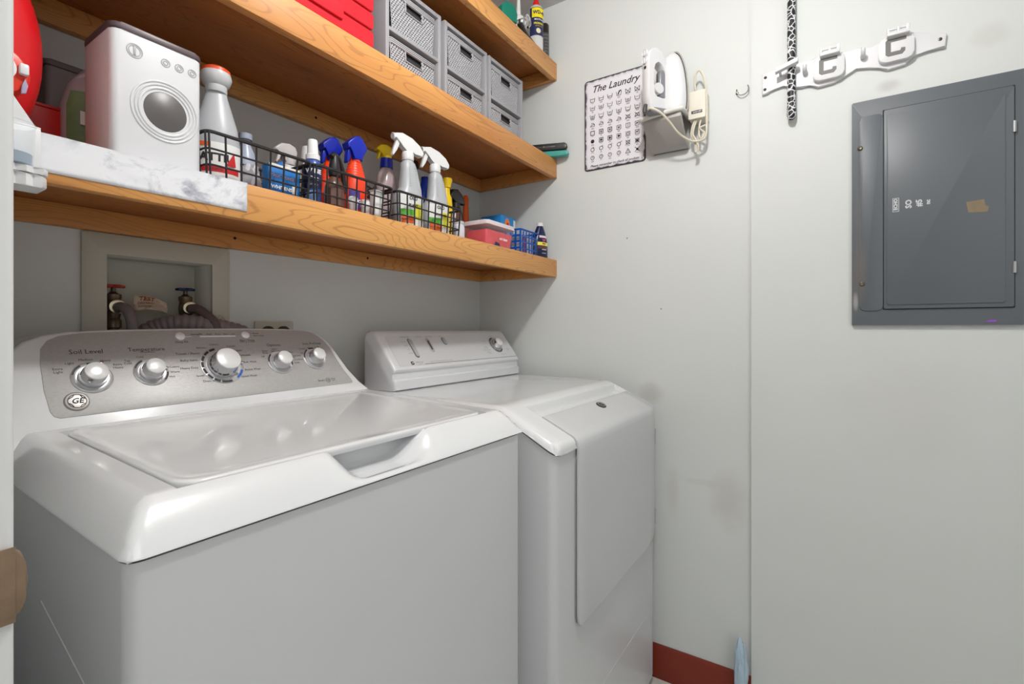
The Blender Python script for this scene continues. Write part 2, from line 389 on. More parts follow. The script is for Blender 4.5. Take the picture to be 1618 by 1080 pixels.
b.build('top_cover', enamel, ws, smooth=50, fix=False)
# lid: thin rounded slab, gently domed
def lidz(x, y): return .9745 + (y - .6) * .042
b = MB(); out = rrect(LX0, LX1, LY0, LY1, .03, 6)
def ins(p, d):
    cx, cy = (LX0 + LX1) / 2, (LY0 + LY1) / 2
    return (cx + (p[0] - cx) * (1 - d / (LX1 - cx)), cy + (p[1] - cy) * (1 - d / (LY1 - cy)))
def ring_at(d, dz): return [Vector((*ins(p, d), lidz(*ins(p, d)) + dz)) for p in out]
b.rings([ring_at(.002, -.0105), ring_at(0, -.006), ring_at(0, -.0015), ring_at(.0015, .0005), ring_at(.004, .0012), ring_at(.009, .0013), ring_at(.012, .0003), ring_at(.03, .0003)])
b.build('lid', enamel, ws, smooth=60)
# control console: outline on the slanted face plane, run back to the wall
k_ = .62; nt_ = math.sqrt(1 + k_ * k_); O3 = Vector((0, 1.0, 1.005)); Tv = Vector((0, k_, 1)) / nt_; Nv = Vector((0, -1, k_)) / nt_
PHI = math.atan2(1, k_)      # tilt of the face frame about x
def F(x, s, n=0): return O3 + Vector((x, 0, 0)) + Tv * s + Nv * n
sh = [(.184, -.055), (.184, -.01), (.190, .045), (.198, .09), (.208, .121), (.226, .141), (.25, .153), (.285, .1605), (.35, .1645), (.46, .167), (.58, .167), (.68, .1655), (.735, .162), (.762, .152), (.782, .131), (.795, .105), (.803, .078), (.814, .045), (.832, .01), (.852, -.015), (.866, -.03), (.869, -.055)]
b = MB(); fr = []
def inset(poly, d):
    n = len(poly); q = []
    for i in range(n):
        a, p, c = Vector(poly[i - 1]), Vector(poly[i]), Vector(poly[(i + 1) % n])
        e1 = (p - a).normalized(); e2 = (c - p).normalized(); nn = Vector((-(e1 + e2).y, (e1 + e2).x)).normalized()
        q.append(tuple(p - nn * -d))
    return q
area = sum(sh[i - 1][0] * sh[i][1] - sh[i][0] * sh[i - 1][1] for i in range(len(sh)))
sg = 1 if area > 0 else -1
rs = []
for d, n in ((0.0, -.010), (.0, -.007), (.0012, -.0035), (.0035, -.0012), (.007, 0)):
    rs.append([F(*p, n) for p in inset(sh, d * sg)])
back = [Vector((F(*p, -.010).x, WY1, max(F(*p, -.010).z - .0 * 1, .95))) for p in sh]
mid = [Vector((p.x, p.y + (WY1 - p.y) * .5, p.z + .001)) for p in rs[0]]
b.rings([back, rs[0]] + rs[1:])
b.build('console_housing', enamel, ws, smooth=45)
# brushed silver face
def brushed():
    m = bpy.data.materials.new('brushed_silver'); m.use_nodes = True; nt = m.node_tree; N = nt.nodes; L = nt.links; b = N['Principled BSDF']
    b.inputs['Metallic'].default_value = .2; b.inputs['Roughness'].default_value = .45
    tc = N.new('ShaderNodeTexCoord'); mp = N.new('ShaderNodeMapping'); mp.inputs['Scale'].default_value = (120, 420, 420); L.new(tc.outputs['Object'], mp.inputs['Vector'])
    n = N.new('ShaderNodeTexNoise'); n.inputs['Scale'].default_value = 1.5; n.inputs['Detail'].default_value = 4; L.new(mp.outputs['Vector'], n.inputs['Vector'])
    r = ramp(nt, n.outputs['Fac'], [(.3, lin((172, 170, 169))), (.7, lin((184, 182, 181)))]); L.new(r.outputs[0], b.inputs['Base Color'])
    bp = N.new('ShaderNodeBump'); bp.inputs['Strength'].default_value = .12; bp.inputs['Distance'].default_value = .001; L.new(n.outputs['Fac'], bp.inputs['Height']); L.new(bp.outputs['Normal'], b.inputs['Normal'])
    return m
pn = [(.2550, .000), (.2475, .004), (.2440, .013), (.2415, .05), (.2430, .10), (.2465, .125), (.256, .140), (.272, .149), (.30, .154), (.38, .158), (.50, .160), (.62, .1595), (.70, .158), (.735, .155), (.754, .147), (.770, .131), (.782, .108), (.7885, .075), (.797, .043), (.8085, .014), (.809, .006), (.804, .0045)]
b = MB(); rs = [[F(*p, n) for p in inset(pn, d * (1 if sum(pn[i - 1][0] * pn[i][1] - pn[i][0] * pn[i - 1][1] for i in range(len(pn))) > 0 else -1))] for d, n in ((0, -.001), (0, .0008), (.0008, .0012))]
b.rings(rs); b.build('control_panel', brushed(), ws, smooth=30)
# dials in the face frame
cap_m = mat('dial_cap_silver', (232, 232, 232), .3, .2)
ring_m = mat('dial_dish', (190, 190, 192), .3, .5)
def dial(x, s, rd, rc, h, ptr, marks):
    loc = F(x, s, .0012); rot = (PHI, 0, 0)
    kn = MB().lathe([(rd, 0), (rd, .0012), (rd * .93, .0022), (rd * .80, .0008), (rc * 1.25, .0010), (rc * 1.2, .004)], 40).build('dial', ring_m, ws, loc, rot)
    MB().lathe([(rc * 1.22, .003), (rc * 1.18, .011), (rc * 1.02, h - .004)], 36).build('dial_skirt', chrome, kn)
    MB().lathe([(rc * 1.02, h - .004), (rc * 1.0, h - .001), (rc * .92, h), (rc * .3, h + .0006), (0, h + .0007)], 36).build('dial_cap', cap_m, kn)
    a = R(ptr); M = Matrix.Rotation(a, 4, 'Z')
    MB().box(rc * .82, rc * 1.28, -.0022, .0022, h - .009, h - .001, .0008, M=M).build('pointer', chrome, kn)
    arcs = MB()
    for a0, a1 in marks:
        arcs.lathe([(rd * .86, .0024), (rd * .97, .0024)], 12, a0=R(a0), a1=R(a1))
    arcs.build('scale_arc', mat('dark_scale', (52, 52, 54), .5), kn, smooth=0, fix=False)
    return kn
dial(.3035, .0665, .0285, .0158, .026, 60, [(120, 165), (62, 100)])
dial(.3890, .0700, .0275, .0150, .026, -20, [(115, 160), (-45, -5)])
mk = dial(.5140, .0745, .0410, .0230, .032, -25, [(100, 118), (122, 140), (144, 162), (166, 184), (188, 206), (210, 228), (232, 250), (254, 285)])
MB().lathe([(.041 * .86, .0025), (.041 * .97, .0025)], 10, a0=R(-55), a1=R(-22)).build('blue_scale_arc', mat('blue_scale', (50, 100, 190), .4), mk, smooth=0, fix=False, label='blue arc on the dial scale')
dial(.6390, .0735, .0290, .0160, .026, -15, [(130, 175), (-20, 20)])
dial(.7280, .0785, .0290, .0152, .026, 90, [(120, 175), (80, 110)])
for x, s in ((.4526, .1452), (.5812, .1462)):
    MB().lathe([(.0085, 0), (.0085, .001), (.0075, .0018), (0, .0024)], 24).build('push_button', cap_m, ws, F(x, s, .0012), (PHI, 0, 0))
br = MB(); 
br.prism([F(.4885, .1430, 0).to_tuple()[:0] or (.4885, -.0012), (.5590, -.0012), (.5590, .0012), (.4885, .0012)], 0, .0008, 'xy'); br.prism([(.461, -.0005), (.473, -.0005), (.473, .0005), (.461, .0005)], 0, .0006, 'xy')
br.build('indicator_bar', plastic_w, ws, F(0, .1437, .0012), (PHI, 0, 0))
tx = MB()
def ft(x, s): return lambda a, c: F(x + a, s + c, .0015)
for st, x, s, z in (('Soil Level', .303, .1165, .0105), ('Temperature', .391, .1175, .0095), ('Wash/Rinse', .391, .1120, .0042), ('Options', .637, .1185, .0085), ('Stain PreTreat', .735, .1195, .0075),
                    ('Extra', .262, .086, .0052), ('Light', .262, .080, .0052), ('Light', .278, .0955, .0052), ('Medium', .300, .101, .0052), ('Heavy', .326, .098, .0052), ('Extra', .342, .089, .0052), ('Heavy', .342, .083, .0052),
                    ('Tap', .357, .0955, .0052), ('Cold', .357, .090, .0052), ('Cold', .377, .102, .0052), ('Colors', .428, .078, .0052), ('Warm', .427, .067, .0052), ('Hot', .420, .058, .0052),
                    ('Colors', .510, .124, .0055), ('Whites', .484, .117, .0055), ('Towels / Sheets', .457, .105, .0058), ('Bulky Items', .456, .090, .0058), ('Heavy Duty', .453, .073, .0058), ('Speed', .468, .055, .0052), ('Drain & Spin', .487, .042, .0058),
                    ('Casuals', .543, .119, .0052), ('Jeans', .557, .108, .0052), ('Delicates', .566, .096, .0055), ('Bulk Wash', .572, .079, .0055), ('Active Wear', .573, .061, .0058), ('Speed Wash', .561, .046, .0058),
                    ('Extra', .612, .104, .0048), ('Rinse', .612, .099, .0048), ('Fabric', .636, .108, .0048), ('Softener', .636, .103, .0048), ('Off', .604, .090, .0048), ('Rinse', .672, .098, .0048), ('Auto Soak', .683, .088, .0048), ('Warm Rinse', .683, .078, .0048), ('Delay', .679, .070, .0048),
                    ('Tomato', .704, .106, .0048), ('Wine', .724, .108, .0048), ('Off', .699, .094, .0048), ('Grass', .752, .106, .0048), ('Dirt', .762, .095, .0048),
                    ('Deep Fill', .4526, .1315, .0055), ('Start / Pause', .5812, .1325, .0055), ('hold 3 sec to cancel', .5812, .1285, .0034), ('Sensing/Fill', .483, .1490, .0042), ('Wash', .507, .1490, .0042), ('Rinse', .524, .1490, .0042), ('Spin', .540, .1490, .0042), ('Lid', .556, .1490, .0042),
                    ('Power', .606, .1500, .0042), ('Lid Locked', .611, .1440, .0042), ('Smart', .724, .0185, .0065)):
    tx.text(st, z * 1.15, ft(x, s))
for x in (.4895, .507, .524, .540, .5575, .471, .599, .600): tx.lathe([(.0008, .0016), (0, .0017)], 8, M=Matrix.Translation(F(x, .1437 if x < .59 else (.150 if x == .599 else .144), 0)) @ Matrix.Rotation(PHI, 4, 'X'))
tx.lathe([(.0058, .0015), (.0050, .0015)], 20, M=Matrix.Translation(F(.742, .018, 0)) @ Matrix.Rotation(PHI, 4, 'X')); tx.text('HE', .006, ft(.742, .018)); tx.text('Energy', .0042, ft(.757, .0205)); tx.text('saver', .0042, ft(.757, .0155))
tx.build('lettering', ink, ws, smooth=0, fix=False)
lg = MB().lathe([(.0165, 0), (.0165, .0012), (.0150, .0026), (.0138, .0022), (0, .0022)], 36).build('logo_badge', mat('badge_silver', (168, 164, 160), .35, .5), ws, F(.2775, .0255, .0012), (PHI, 0, 0), label='round chrome badge with dark monogram')
lt = MB().text('GE', .0125, lambda a, c: Vector((a, c, .0026)), shear=.3, bold=.0004)
lt.lathe([(.0122, .0027), (.0112, .0027)], 30)
for i in range(4):
    a = R(45 + 90 * i); lt.tube([(cos(a + t) * rr2, sin(a + t) * rr2, .0027) for t, rr2 in ((-.5, .0108), (-.2, .0092), (.1, .0098), (.3, .0110))], .0005, 6, 4)
lt.build('lettering', ink, lg, smooth=0, fix=False)

# ---------------------------------------------------------------- dryer
DX0, DX1, DY0, DY1 = .908, 1.576, .482, 1.175
dr = thing('clothes_dryer', 'white front-loading clothes dryer with slanted front beside the wall', 'clothes dryer', (0, 0, 0))
b = MB(); b.prism([(DY0 + .003, .02), (DY0 + .003, .872), (.60, .934), (DY1, .945), (DY1, .02)], DX0 + .003, DX1 - .002, 'yz')
es = [e for e in b.bm.edges if abs(e.verts[0].co.y - e.verts[1].co.y) < 1e-5 and abs(e.verts[0].co.x - e.verts[1].co.x) < 1e-5 and e.verts[0].co.y < .55 and e.verts[0].co.x < 1]
bmesh.ops.bevel(b.bm, geom=es, offset=.022, segments=6, affect='EDGES', profile=.5)
b.build('cabinet', enamel_side, dr)
MB().prism([(DY0 + .022, .86), (DY0 + .022, .8845), (.602, .938), (DY1 - .01, .949), (DY1 - .01, .86)], DX0 + .010, DX1 - .010, 'yz').build('seam_shadow_insert', seam, dr)  # dark insert again gives the cover gap its shadow
for sx in (DX0 + .06, DX1 - .06):
    for sy in (DY0 + .06, DY1 - .06): MB().lathe([(.02, 0), (.022, .004), (.012, .006), (.012, .024)], 16, c=(sx, sy, .0)).build('foot', seam, dr)
def lowz(y): return .8755 + (y - .48) * .51 if y < .6 else .9367 + (y - .6) * .015
def dtop(x, y):
    if y < .62: z = .897 + (y - .48) * .467
    elif y < .645: t = (y - .62) / .025; z = .9624 + .467 * .025 * (t - t * t / 2)
    else: z = .9682 + (y - .645) * .006
    l = min(1, max(0, (x - DX0) / .022)); z -= .024 * (1 - math.sqrt(max(0, 1 - (1 - l) ** 2)))
    r = min(1, max(0, (DX1 - x) / .008)); z -= .008 * (1 - math.sqrt(max(0, 1 - (1 - r) ** 2)))
    f = min(1, max(0, (y - .479) / .012)); z -= .012 * (1 - math.sqrt(max(0, 1 - (1 - f) ** 2)))
    din = smst(.996, 1.004, x) * (1 - smst(1.562, 1.567, x)) * (1 - smst(.602, .612, y))
    z -= .016 * din
    return max(z, lowz(y) + .0015)
xs = cuts(DX0, DX1, .02, [DX0 + q for q in (.0005, .001, .002, .004, .006, .009, .013, .017)] + [DX1 - q for q in (.0005, .001, .002, .004, .006)] + [.995, .996, .998, 1.000, 1.002, 1.004, 1.562, 1.5645, 1.567])
ys = cuts(.479, .66, .008, [.4795, .480, .481, .483, .486, .602, .6045, .607, .6095, .612, .75, .9, 1.05, DY1])
b = MB(); g = [[b.bm.verts.new((x, y, dtop(x, y))) for x in xs] for y in ys]
for j in range(len(ys) - 1):
    for i in range(len(xs) - 1): b.bm.faces.new((g[j][i], g[j][i + 1], g[j + 1][i + 1], g[j + 1][i]))
ring = g[0] + [r[-1] for r in g[1:]] + g[-1][-2::-1] + [r[0] for r in g[-2:0:-1]]
corner_round([v for r_ in g for v in r_], DX0, .479, .022)
low = [b.bm.verts.new((v.co.x, v.co.y, min(v.co.z - .0005, lowz(v.co.y)))) for v in ring]
inn = [b.bm.verts.new((min(max(v.co.x, DX0 + .006), DX1 - .006), min(max(v.co.y, DY0 + .006), DY1 - .004), min(v.co.z, lowz(v.co.y)) - .001)) for v in ring]
for A, B in ((ring, low), (low, inn)):
    for i in range(len(ring)):
        j = (i + 1) % len(ring); b.bm.faces.new((A[i], B[i], B[j], A[j]))
b.build('top_cover', enamel, dr, smooth=50, fix=False)
# door: slants over the top edge and hangs down the front
b = MB(); r_ = .035
pf = [(.572, .9285), (.571, .9350), (.568, .9375), (.562, .9358), (.55, .9303), (.50, .9070), (.488, .9010), (.4800, .8945), (.4745, .886), (.473, .872)]
X0, X1, ZB = 1.003, 1.561, .472
rows = []
for y, z in pf: rows.append((y, z, X0, X1))
zz = [.80, .70, .60, .545, .52]; rows += [(.473, z, X0, X1) for z in zz]
for i in range(1, 9):
    a = pi / 2 * i / 8; rows.append((.473, ZB + r_ * (1 - sin(a)) , X0 + (.012 * (1 - cos(a))), X1 - r_ * (1 - cos(a))))
fro = [[Vector((x0, y, z)) for _ in (0,)] + [Vector((x0 + (x1 - x0) * k / 12, y, z)) for k in range(1, 12)] + [Vector((x1, y, z))] for y, z, x0, x1 in rows]
b.rings(fro, closed=False)
o = b.build('door', mat('dryer_door_enamel', (200, 201, 203), .24, coat=.3), dr, smooth=60, fix=False)
md = o.modifiers.new('solidify', 'SOLIDIFY'); md.thickness = .007; md.offset = 1
md = o.modifiers.new('bevel', 'BEVEL'); md.width = .003; md.segments = 3; md.limit_method = 'ANGLE'; md.angle_limit = R(50)
dd = o
P_seam = mat('door_gap_grey', (150, 150, 152), .6)
MB().prism(rrect(X0 - .0005, X1 + .002, ZB - .003, .87, .03), DY0 - .0005, DY0 + .004, 'xz').build('door_gasket', P_seam, dr)
for z in (.80, .545):
    h = MB().lathe([(.0035, -.024), (.0035, .024)], 10, c=(X1 + .004, .4745, z)).box(X1 + .002, X1 + .010, .477, DY0 + .001, z - .024, z + .024, .001)
    h.build('hinge', mat('hinge_steel', (180, 182, 184), .35, .7), dr)
bd = MB().lathe([(.017, 0), (.017, .0018), (.015, .003), (0, .003)], 28, sx=1.15, sy=.85).build('badge', mat('badge_dark', (60, 60, 62), .4, .5), dr, (1.297, .545, .9275), (R(25), 0, 0), label='small dark oval badge')
MB().lathe([(.0125, .0031), (.0115, .0034), (.0105, .0031)], 24, sx=1.15, sy=.85).text('M', .008, lambda a, c: Vector((a, c, .0033))).build('lettering', chrome, bd, smooth=0, fix=False)
# lower service panel with rounded corner
lp = [(.99, .05), (1.57, .05), (1.57, .155)] + [(1.57 - .09 * (1 - cos(pi / 2 * i / 8)), .155 + .09 * sin(pi / 2 * i / 8)) for i in range(1, 9)] + [(1.2, .248), (.99, .248)]
MB().prism(lp, DY0 + .0023, DY0 + .006, 'xz', .0006, 2).build('service_panel', enamel_side, dr, smooth=0)
MB().box(DX1 - .012, DX1 - .0015, DY0 + .0015, DY0 + .006, .03, .88, .0008).build('front_flange', enamel_side, dr)
# console
b = MB()
cp = [(1.000, .9715), (.996, .975), (.996, .999), (1.004, 1.003), (1.004, 1.020), (.9995, 1.024), (.9985, 1.030), (1.003, 1.036), (1.0715, 1.1245), (1.078, 1.1325), (1.0865, 1.1365), (1.098, 1.1375), (1.118, 1.136), (1.125, 1.128), (1.125, .9715)]
CX0, CX1 = .946, 1.583
secs = []
cy, cz = 1.06, 1.04
for x, s in ((CX0, .90), (CX0 + .002, .955), (CX0 + .006, .985), (CX0 + .013, 1), (CX1 - .010, 1), (CX1 - .004, .985), (CX1, .94)):
    secs.append([Vector((x, cy + (y - cy) * s, max(.9715, .9715 + (z - .9715) * s))) for y, z in cp])
b.rings(secs); b.build('console_housing', enamel, dr, smooth=42)
k2 = (1.0715 - 1.003) / (1.1245 - 1.036); q2 = math.sqrt(1 + k2 * k2); O2 = Vector((0, 1.003, 1.036)); T2 = Vector((0, k2, 1)) / q2; N2 = Vector((0, -1, k2)) / q2; PH2 = math.atan2(1, k2)
def G(x, s, n=0): return O2 + Vector((x, 0, 0)) + T2 * s + N2 * n
MB().prism(rrect(.972, 1.574, .0015, .108, .004), 0, .0010, 'xy').build('control_panel', mat('dryer_panel_grey', (212, 213, 215), .25, coat=.3), dr, G(0, 0, 0), (PH2, 0, 0))
gz = mat('dryer_control_grey', (178, 178, 180), .3); dgz = mat('dark_slot', (85, 85, 86), .5)
def pill(name, x, s, w, h, m, z0, z1, tilt=0, par=None):
    return MB().prism(rrect(-w / 2, w / 2, -h / 2, h / 2, w / 2 * .98, 6), z0, z1, 'xy', min(.001, (z1 - z0) * .4), 2).build(name, m, par or dr, G(x, s, 0) if par is None else None, (PH2, 0, 0) if par is None else None)
s1 = pill('temperature_switch', 1.0600, .062, .017, .070, dgz, 0, .0014)
MB().prism(rrect(-.0065, .0065, -.032, .032, .006), .001, .0042, 'xy', .001).prism([(-.0055, -.001), (.0055, -.001), (.0055, .001), (-.0055, .001)], .004, .0046, 'xy').build('switch_rocker', gz, s1)
s2 = pill('buzzer_switch', 1.1370, .070, .018, .054, gz, 0, .0016)
MB().prism(rrect(-.0035, .0035, -.018, .018, .0034), .0016, .0020, 'xy').build('slider_slot', dgz, s2)
s3 = pill('start_button', 1.2135, .084, .018, .030, dgz, 0, .0014)
MB().prism(rrect(-.0072, .0072, -.0132, .0132, .007), .001, .004, 'xy', .001).build('button_cap', gz, s3)
tk = MB().lathe([(.033, 0), (.033, .0018), (.029, .0026), (.024, .0012), (.019, .0012)], 40).build('timer_dial', gz, dr, G(1.481, .058, .001), (PH2, 0, 0))
MB().lathe([(.0215, .001), (.0205, .010), (.0165, .020)], 36).build('dial_skirt', chrome, tk)
MB().lathe([(.0165, .020), (.016, .0235), (.0145, .0245), (0, .025)], 36).build('dial_cap', cap_m, tk)
ar = MB()
for a0, a1 in ((95, 150), (155, 215), (222, 262), (268, 320)): ar.lathe([(.027, .0030), (.032, .0030)], 14, a0=R(a0), a1=R(a1))
ar.build('scale_arc', dgz, tk, smooth=0, fix=False)
tx = MB()
def gt(x, s): return lambda a, c: G(x + a, s + c, .0012)
for st, x, s, z in (('TEMPERATURE', 1.047, .1025, .0055), ('MOISTURE', 1.107, .1025, .005), ('CYCLE SIGNAL', 1.150, .1025, .005), ('START', 1.205, .1025, .005), ('REGULAR', 1.034, .086, .0042), ('MEDIUM', 1.036, .072, .0042), ('LOW', 1.038, .058, .0042), ('AIR FLUFF', 1.040, .044, .0042), ('ON', 1.118, .085, .004), ('OFF', 1.120, .065, .004),
                    ('TIMED DRY', 1.481, .0985, .0045), ('OFF', 1.427, .077, .0042), ('REGULAR', 1.416, .052, .004), ('WRINKLE FREE', 1.412, .046, .004), ('DRYNESS CONTROL', 1.414, .038, .0045), ('ENERGY', 1.416, .031, .004), ('PREFERRED', 1.418, .025, .004), ('PERMANENT', 1.542, .038, .004), ('PRESS', 1.544, .032, .004), ('AIR DRY', 1.488, .016, .0042), ('COTTONS', 1.506, .016, .004)):
    tx.text(st, z, gt(x, s))
tx.text('MAYTAG', .0075, gt(1.053, .0105)); tx.text('Performa', .004, gt(1.054, .0045)); tx.text('HEAVY DUTY  EXTRA LARGE CAPACITY  DRYER', .0042, gt(1.150, .0095), width=1.1)
tx.build('lettering', mat('grey_ink', (120, 120, 124), .6), dr, smooth=0, fix=False)
MB().box(1.072, 1.572, -.0006, .0006, 0, .0013, M=Matrix.Translation(G(0, .0035, 0)) @ Matrix.Rotation(PH2, 4, 'X')).build('accent_line', dgz, dr)
mk = MB().prism(rrect(-.005, .005, -.005, .005, .002), 0, .0014, 'xy').build('logo_badge', ink, dr, G(1.024, .0095, .0008), (PH2, 0, 0))
MB().prism([(-.0022, -.0028), (.0028, -.0010), (.0022, .0028), (-.0028, .0010)], .0014, .0018, 'xy').build('emblem', plastic_w, mk)

# ================================================================ things on the shelves
ZS, ZM, ZT = 1.397, 1.769, 2.127
def P_(name, rgb, rough=.35, **k): return mat(name, rgb, rough, **k)
white_pl = P_('white_cap_plastic', (228, 228, 228)); blue_pl = P_('royal_blue_plastic', (22, 40, 165), .3); orange_pl = P_('orange_red_plastic', (232, 62, 24), .3)
grey_pl = P_('silver_grey_plastic', (176, 178, 182), .35); yellow_pl = P_('yellow_plastic', (238, 200, 20), .35); black_pl = P_('black_plastic', (34, 32, 32), .35)
label_w = P_('white_label', (230, 230, 228), .4); label_y = P_('yellow_green_label', (226, 222, 60), .45); label_g = P_('green_label', (96, 180, 60), .45); label_o = P_('orange_label', (226, 104, 40), .45)
label_n = P_('navy_label', (32, 40, 84), .4); navy_pl = P_('navy_plastic', (26, 34, 74), .25); red_pl = P_('red_plastic', (208, 24, 32), .3)
brown_pl = P_('brown_amber_plastic', (92, 62, 50), .25); dkgrey = P_('dark_grey_plastic', (70, 68, 70), .4)
ink_w = P_('white_ink', (235, 235, 235), .5); ink_r = P_('red_ink', (200, 30, 30), .5)
FA = -pi / 2                                             # front of a bottle faces -y
def band(mb, prof, a0, a1, seg, sx, sy, off=.0006):      # a patch of label that follows the body
    mb.lathe(prof, seg, sx=sx, sy=sy, a0=FA + R(a0), a1=FA + R(a1), off=off); return mb
def wrap(r, sx, sy, z, off=.0012):                       # wraps flat lettering round a body
    def fn(a, c):
        t = FA + a / (r * sx); return Vector(((r + off) * sx * cos(t), (r + off) * sy * sin(t), z + c))
    return fn
def head(mb_mat, par, z, s=1, style='white', collar=None, lever=None, rc=.013):
    """trigger head, nozzle towards -x"""
    MB().lathe([(rc * .95, 0), (rc, .002), (rc, .018 * s), (rc * .9, .022 * s)], 20).build('collar', collar or mb_mat, par, (0, 0, z))
    if style == 'white':
        hp = [(-.041, .062), (-.043, .048), (-.026, .044), (-.016, .034), (-.010, .020), (.012, .020), (.018, .024), (.036, .016), (.044, .020), (.046, .030), (.034, .046), (.010, .060), (-.020, .067)]
        lv = [(-.030, .046), (-.026, .040), (-.034, .020), (-.045, .004), (-.049, .006), (-.044, .024), (-.036, .046)]
        wd = .009
    elif style == 'blue':
        hp = [(-.030, .042), (-.026, .030), (-.014, .026), (-.013, .004), (.013, .004), (.013, .022), (.026, .034), (.027, .042), (.014, .062), (.004, .067), (-.010, .062)]
        lv = [(-.022, .032), (-.014, .030), (-.020, .004), (-.024, -.006), (-.028, -.005), (-.026, .020)]
        wd = .015
    else:
        hp = [(-.040, .038), (-.042, .030), (-.028, .030), (-.016, .022), (-.012, .0), (.012, .0), (.016, .020), (.020, .036), (.014, .050), (-.002, .056), (-.024, .052)]
        lv = [(-.026, .034), (-.020, .030), (-.028, .010), (-.034, .0), (-.037, .002), (-.032, .020)]
        wd = .010
    q = lambda P: [(a * s, b * s) for a, b in P]
    h = MB().prism(q(hp), -wd * s, wd * s, 'xz', .0035 * s, 3).build('spray_head', mb_mat, par, (0, 0, z), smooth=50)
    MB().prism(q(lv), -wd * .55 * s, wd * .55 * s, 'xz', .0014 * s, 2).build('trigger', lever or mb_mat, par, (0, 0, z))
    if style == 'white':
        MB().lathe([(.0085 * s, 0), (.0085 * s, .010 * s), (.0065 * s, .0105 * s), (.003 * s, .008 * s), (0, .008 * s)], 16, M=Matrix.Translation((-.036 * s, 0, .0555 * s)) @ Matrix.Rotation(R(-97), 4, 'Y')).build('nozzle', mb_mat, h)
    return h

# --- wire baskets
wire_m = P_('black_wire', (38, 36, 38), .4, bump=.1)
def basket(x0, x1, y0, y1, label, hh=.078):
    t = thing('wire_basket', label, 'basket', ((x0 + x1) / 2, (y0 + y1) / 2, ZS), 0, 'black wire baskets along the lowest shelf')
    hx, hy = (x1 - x0) / 2, (y1 - y0) / 2
    def lp(z, r, s=1, name='rim'):
        MB().tube([(a, b_, z) for a, b_ in rrect(-hx * s, hx * s, -hy * s, hy * s, .012, 4)], r, 6, loop=True).build(name, wire_m, t)
    lp(hh, .0032); lp(hh * .64, .0018, .985, 'wire_hoop'); lp(hh * .30, .0018, .97, 'wire_hoop'); lp(.0022, .0018, .955, 'wire_hoop')
    n = max(2, round(2 * hx / .0265)); m = 5
    for sy in (-1, 1):
        for i in range(n + 1):
            x = (-hx + .004) + (2 * hx - .008) * i / n
            MB().tube([(x, sy * hy, hh), (x * .955, sy * hy * .955, .002)], .0019, 6).build('wire', wire_m, t)
    for sx in (-1, 1):
        for i in range(m + 1):
            y = (-hy + .004) + (2 * hy - .008) * i / m
            MB().tube([(sx * hx, y, hh), (sx * hx * .955, y * .955, .002)], .0019, 6).build('wire', wire_m, t)
    g_ = MB()
    for i in range(1, n): x = (-hx + (2 * hx) * i / n) * .955; g_.tube([(x, -hy * .95, .002), (x, hy * .95, .002)], .0011, 6)
    o = g_.build('bottom_grid', wire_m, t); o['kind'] = 'stuff'
    return t
basket(.406, .604, .872, 1.0, 'black wire basket nearest the toy washing machine, holding the blue box')
basket(.610, .822, .872, 1.06, 'middle black wire basket holding the two orange spray bottles')
basket(.838, 1.078, .872, 1.04, 'black wire basket holding the two tall silver spray bottles')

# --- tin shaped like a toy washing machine
tw = thing('storage_tin', 'white storage tin shaped like a toy front-loading washing machine', 'container', (.340, .932, ZS))
tin_m = P_('tin_white', (214, 214, 217), .3, coat=.2)
hw, hd, hh = .0615, .057, .188
b = MB().prism(rrect(-hw, hw, -hd, hd, .012, 5), 0, hh, 'xy', .002, 2); b.build('body', tin_m, tw)
MB().prism(rrect(-hw - .001, hw + .001, -hd - .001, hd + .001, .013, 5), hh, hh + .010, 'xy', .003, 3).build('lid', P_('tin_lid_dark', (84, 70, 74), .35), tw)
Mf = Matrix.Translation((0, -hd, 0)) @ Matrix.Rotation(R(90), 4, 'X')      # local z looks out of the front
dcx, dcz = .008, .086
for r, w_, nm in ((.0455, .0018, 'door_ring'), (.0405, .0016, 'door_ring'), (.0355, .0022, 'door_ring')):
    MB().lathe([(r + w_, 0), (r + w_ * .6, .0014), (r, .0018), (r - w_ * .6, .0014), (r - w_, 0)], 40, M=Matrix.Translation((dcx, 0, dcz)) @ Mf).build(nm, tin_m, tw)
dw = MB().lathe([(.030, 0), (.0285, .0008), (.0, .0012)], 40, M=Matrix.Translation((dcx, 0, dcz)) @ Mf).build('door_window', P_('smoked_window', (92, 88, 88), .35, var=.18, vscale=30), tw, label='round smoky grey window')
def ringz(x, z, r, nm='dial_print', w_=.0007):
    MB().lathe([(r + w_, 0), (r + w_, .0006), (r - w_, .0006), (r - w_, 0)], 24, M=Matrix.Translation((x, 0, z)) @ Mf).build(nm, P_('tin_grey_print', (168, 168, 170), .4), tw)
ringz(-.0330, .163, .0100); ringz(-.0330, .163, .0075)
for x in (.008, .027, .046): ringz(x, .163, .0058); ringz(x, .163, .0030)
MB().box(-.0345, -.0315, -hd - .0012, -hd, .1565, .1695, .0003).build('dial_grip', P_('tin_grey_print', (168, 168, 170)), tw)

ZB_ = ZS + .0036
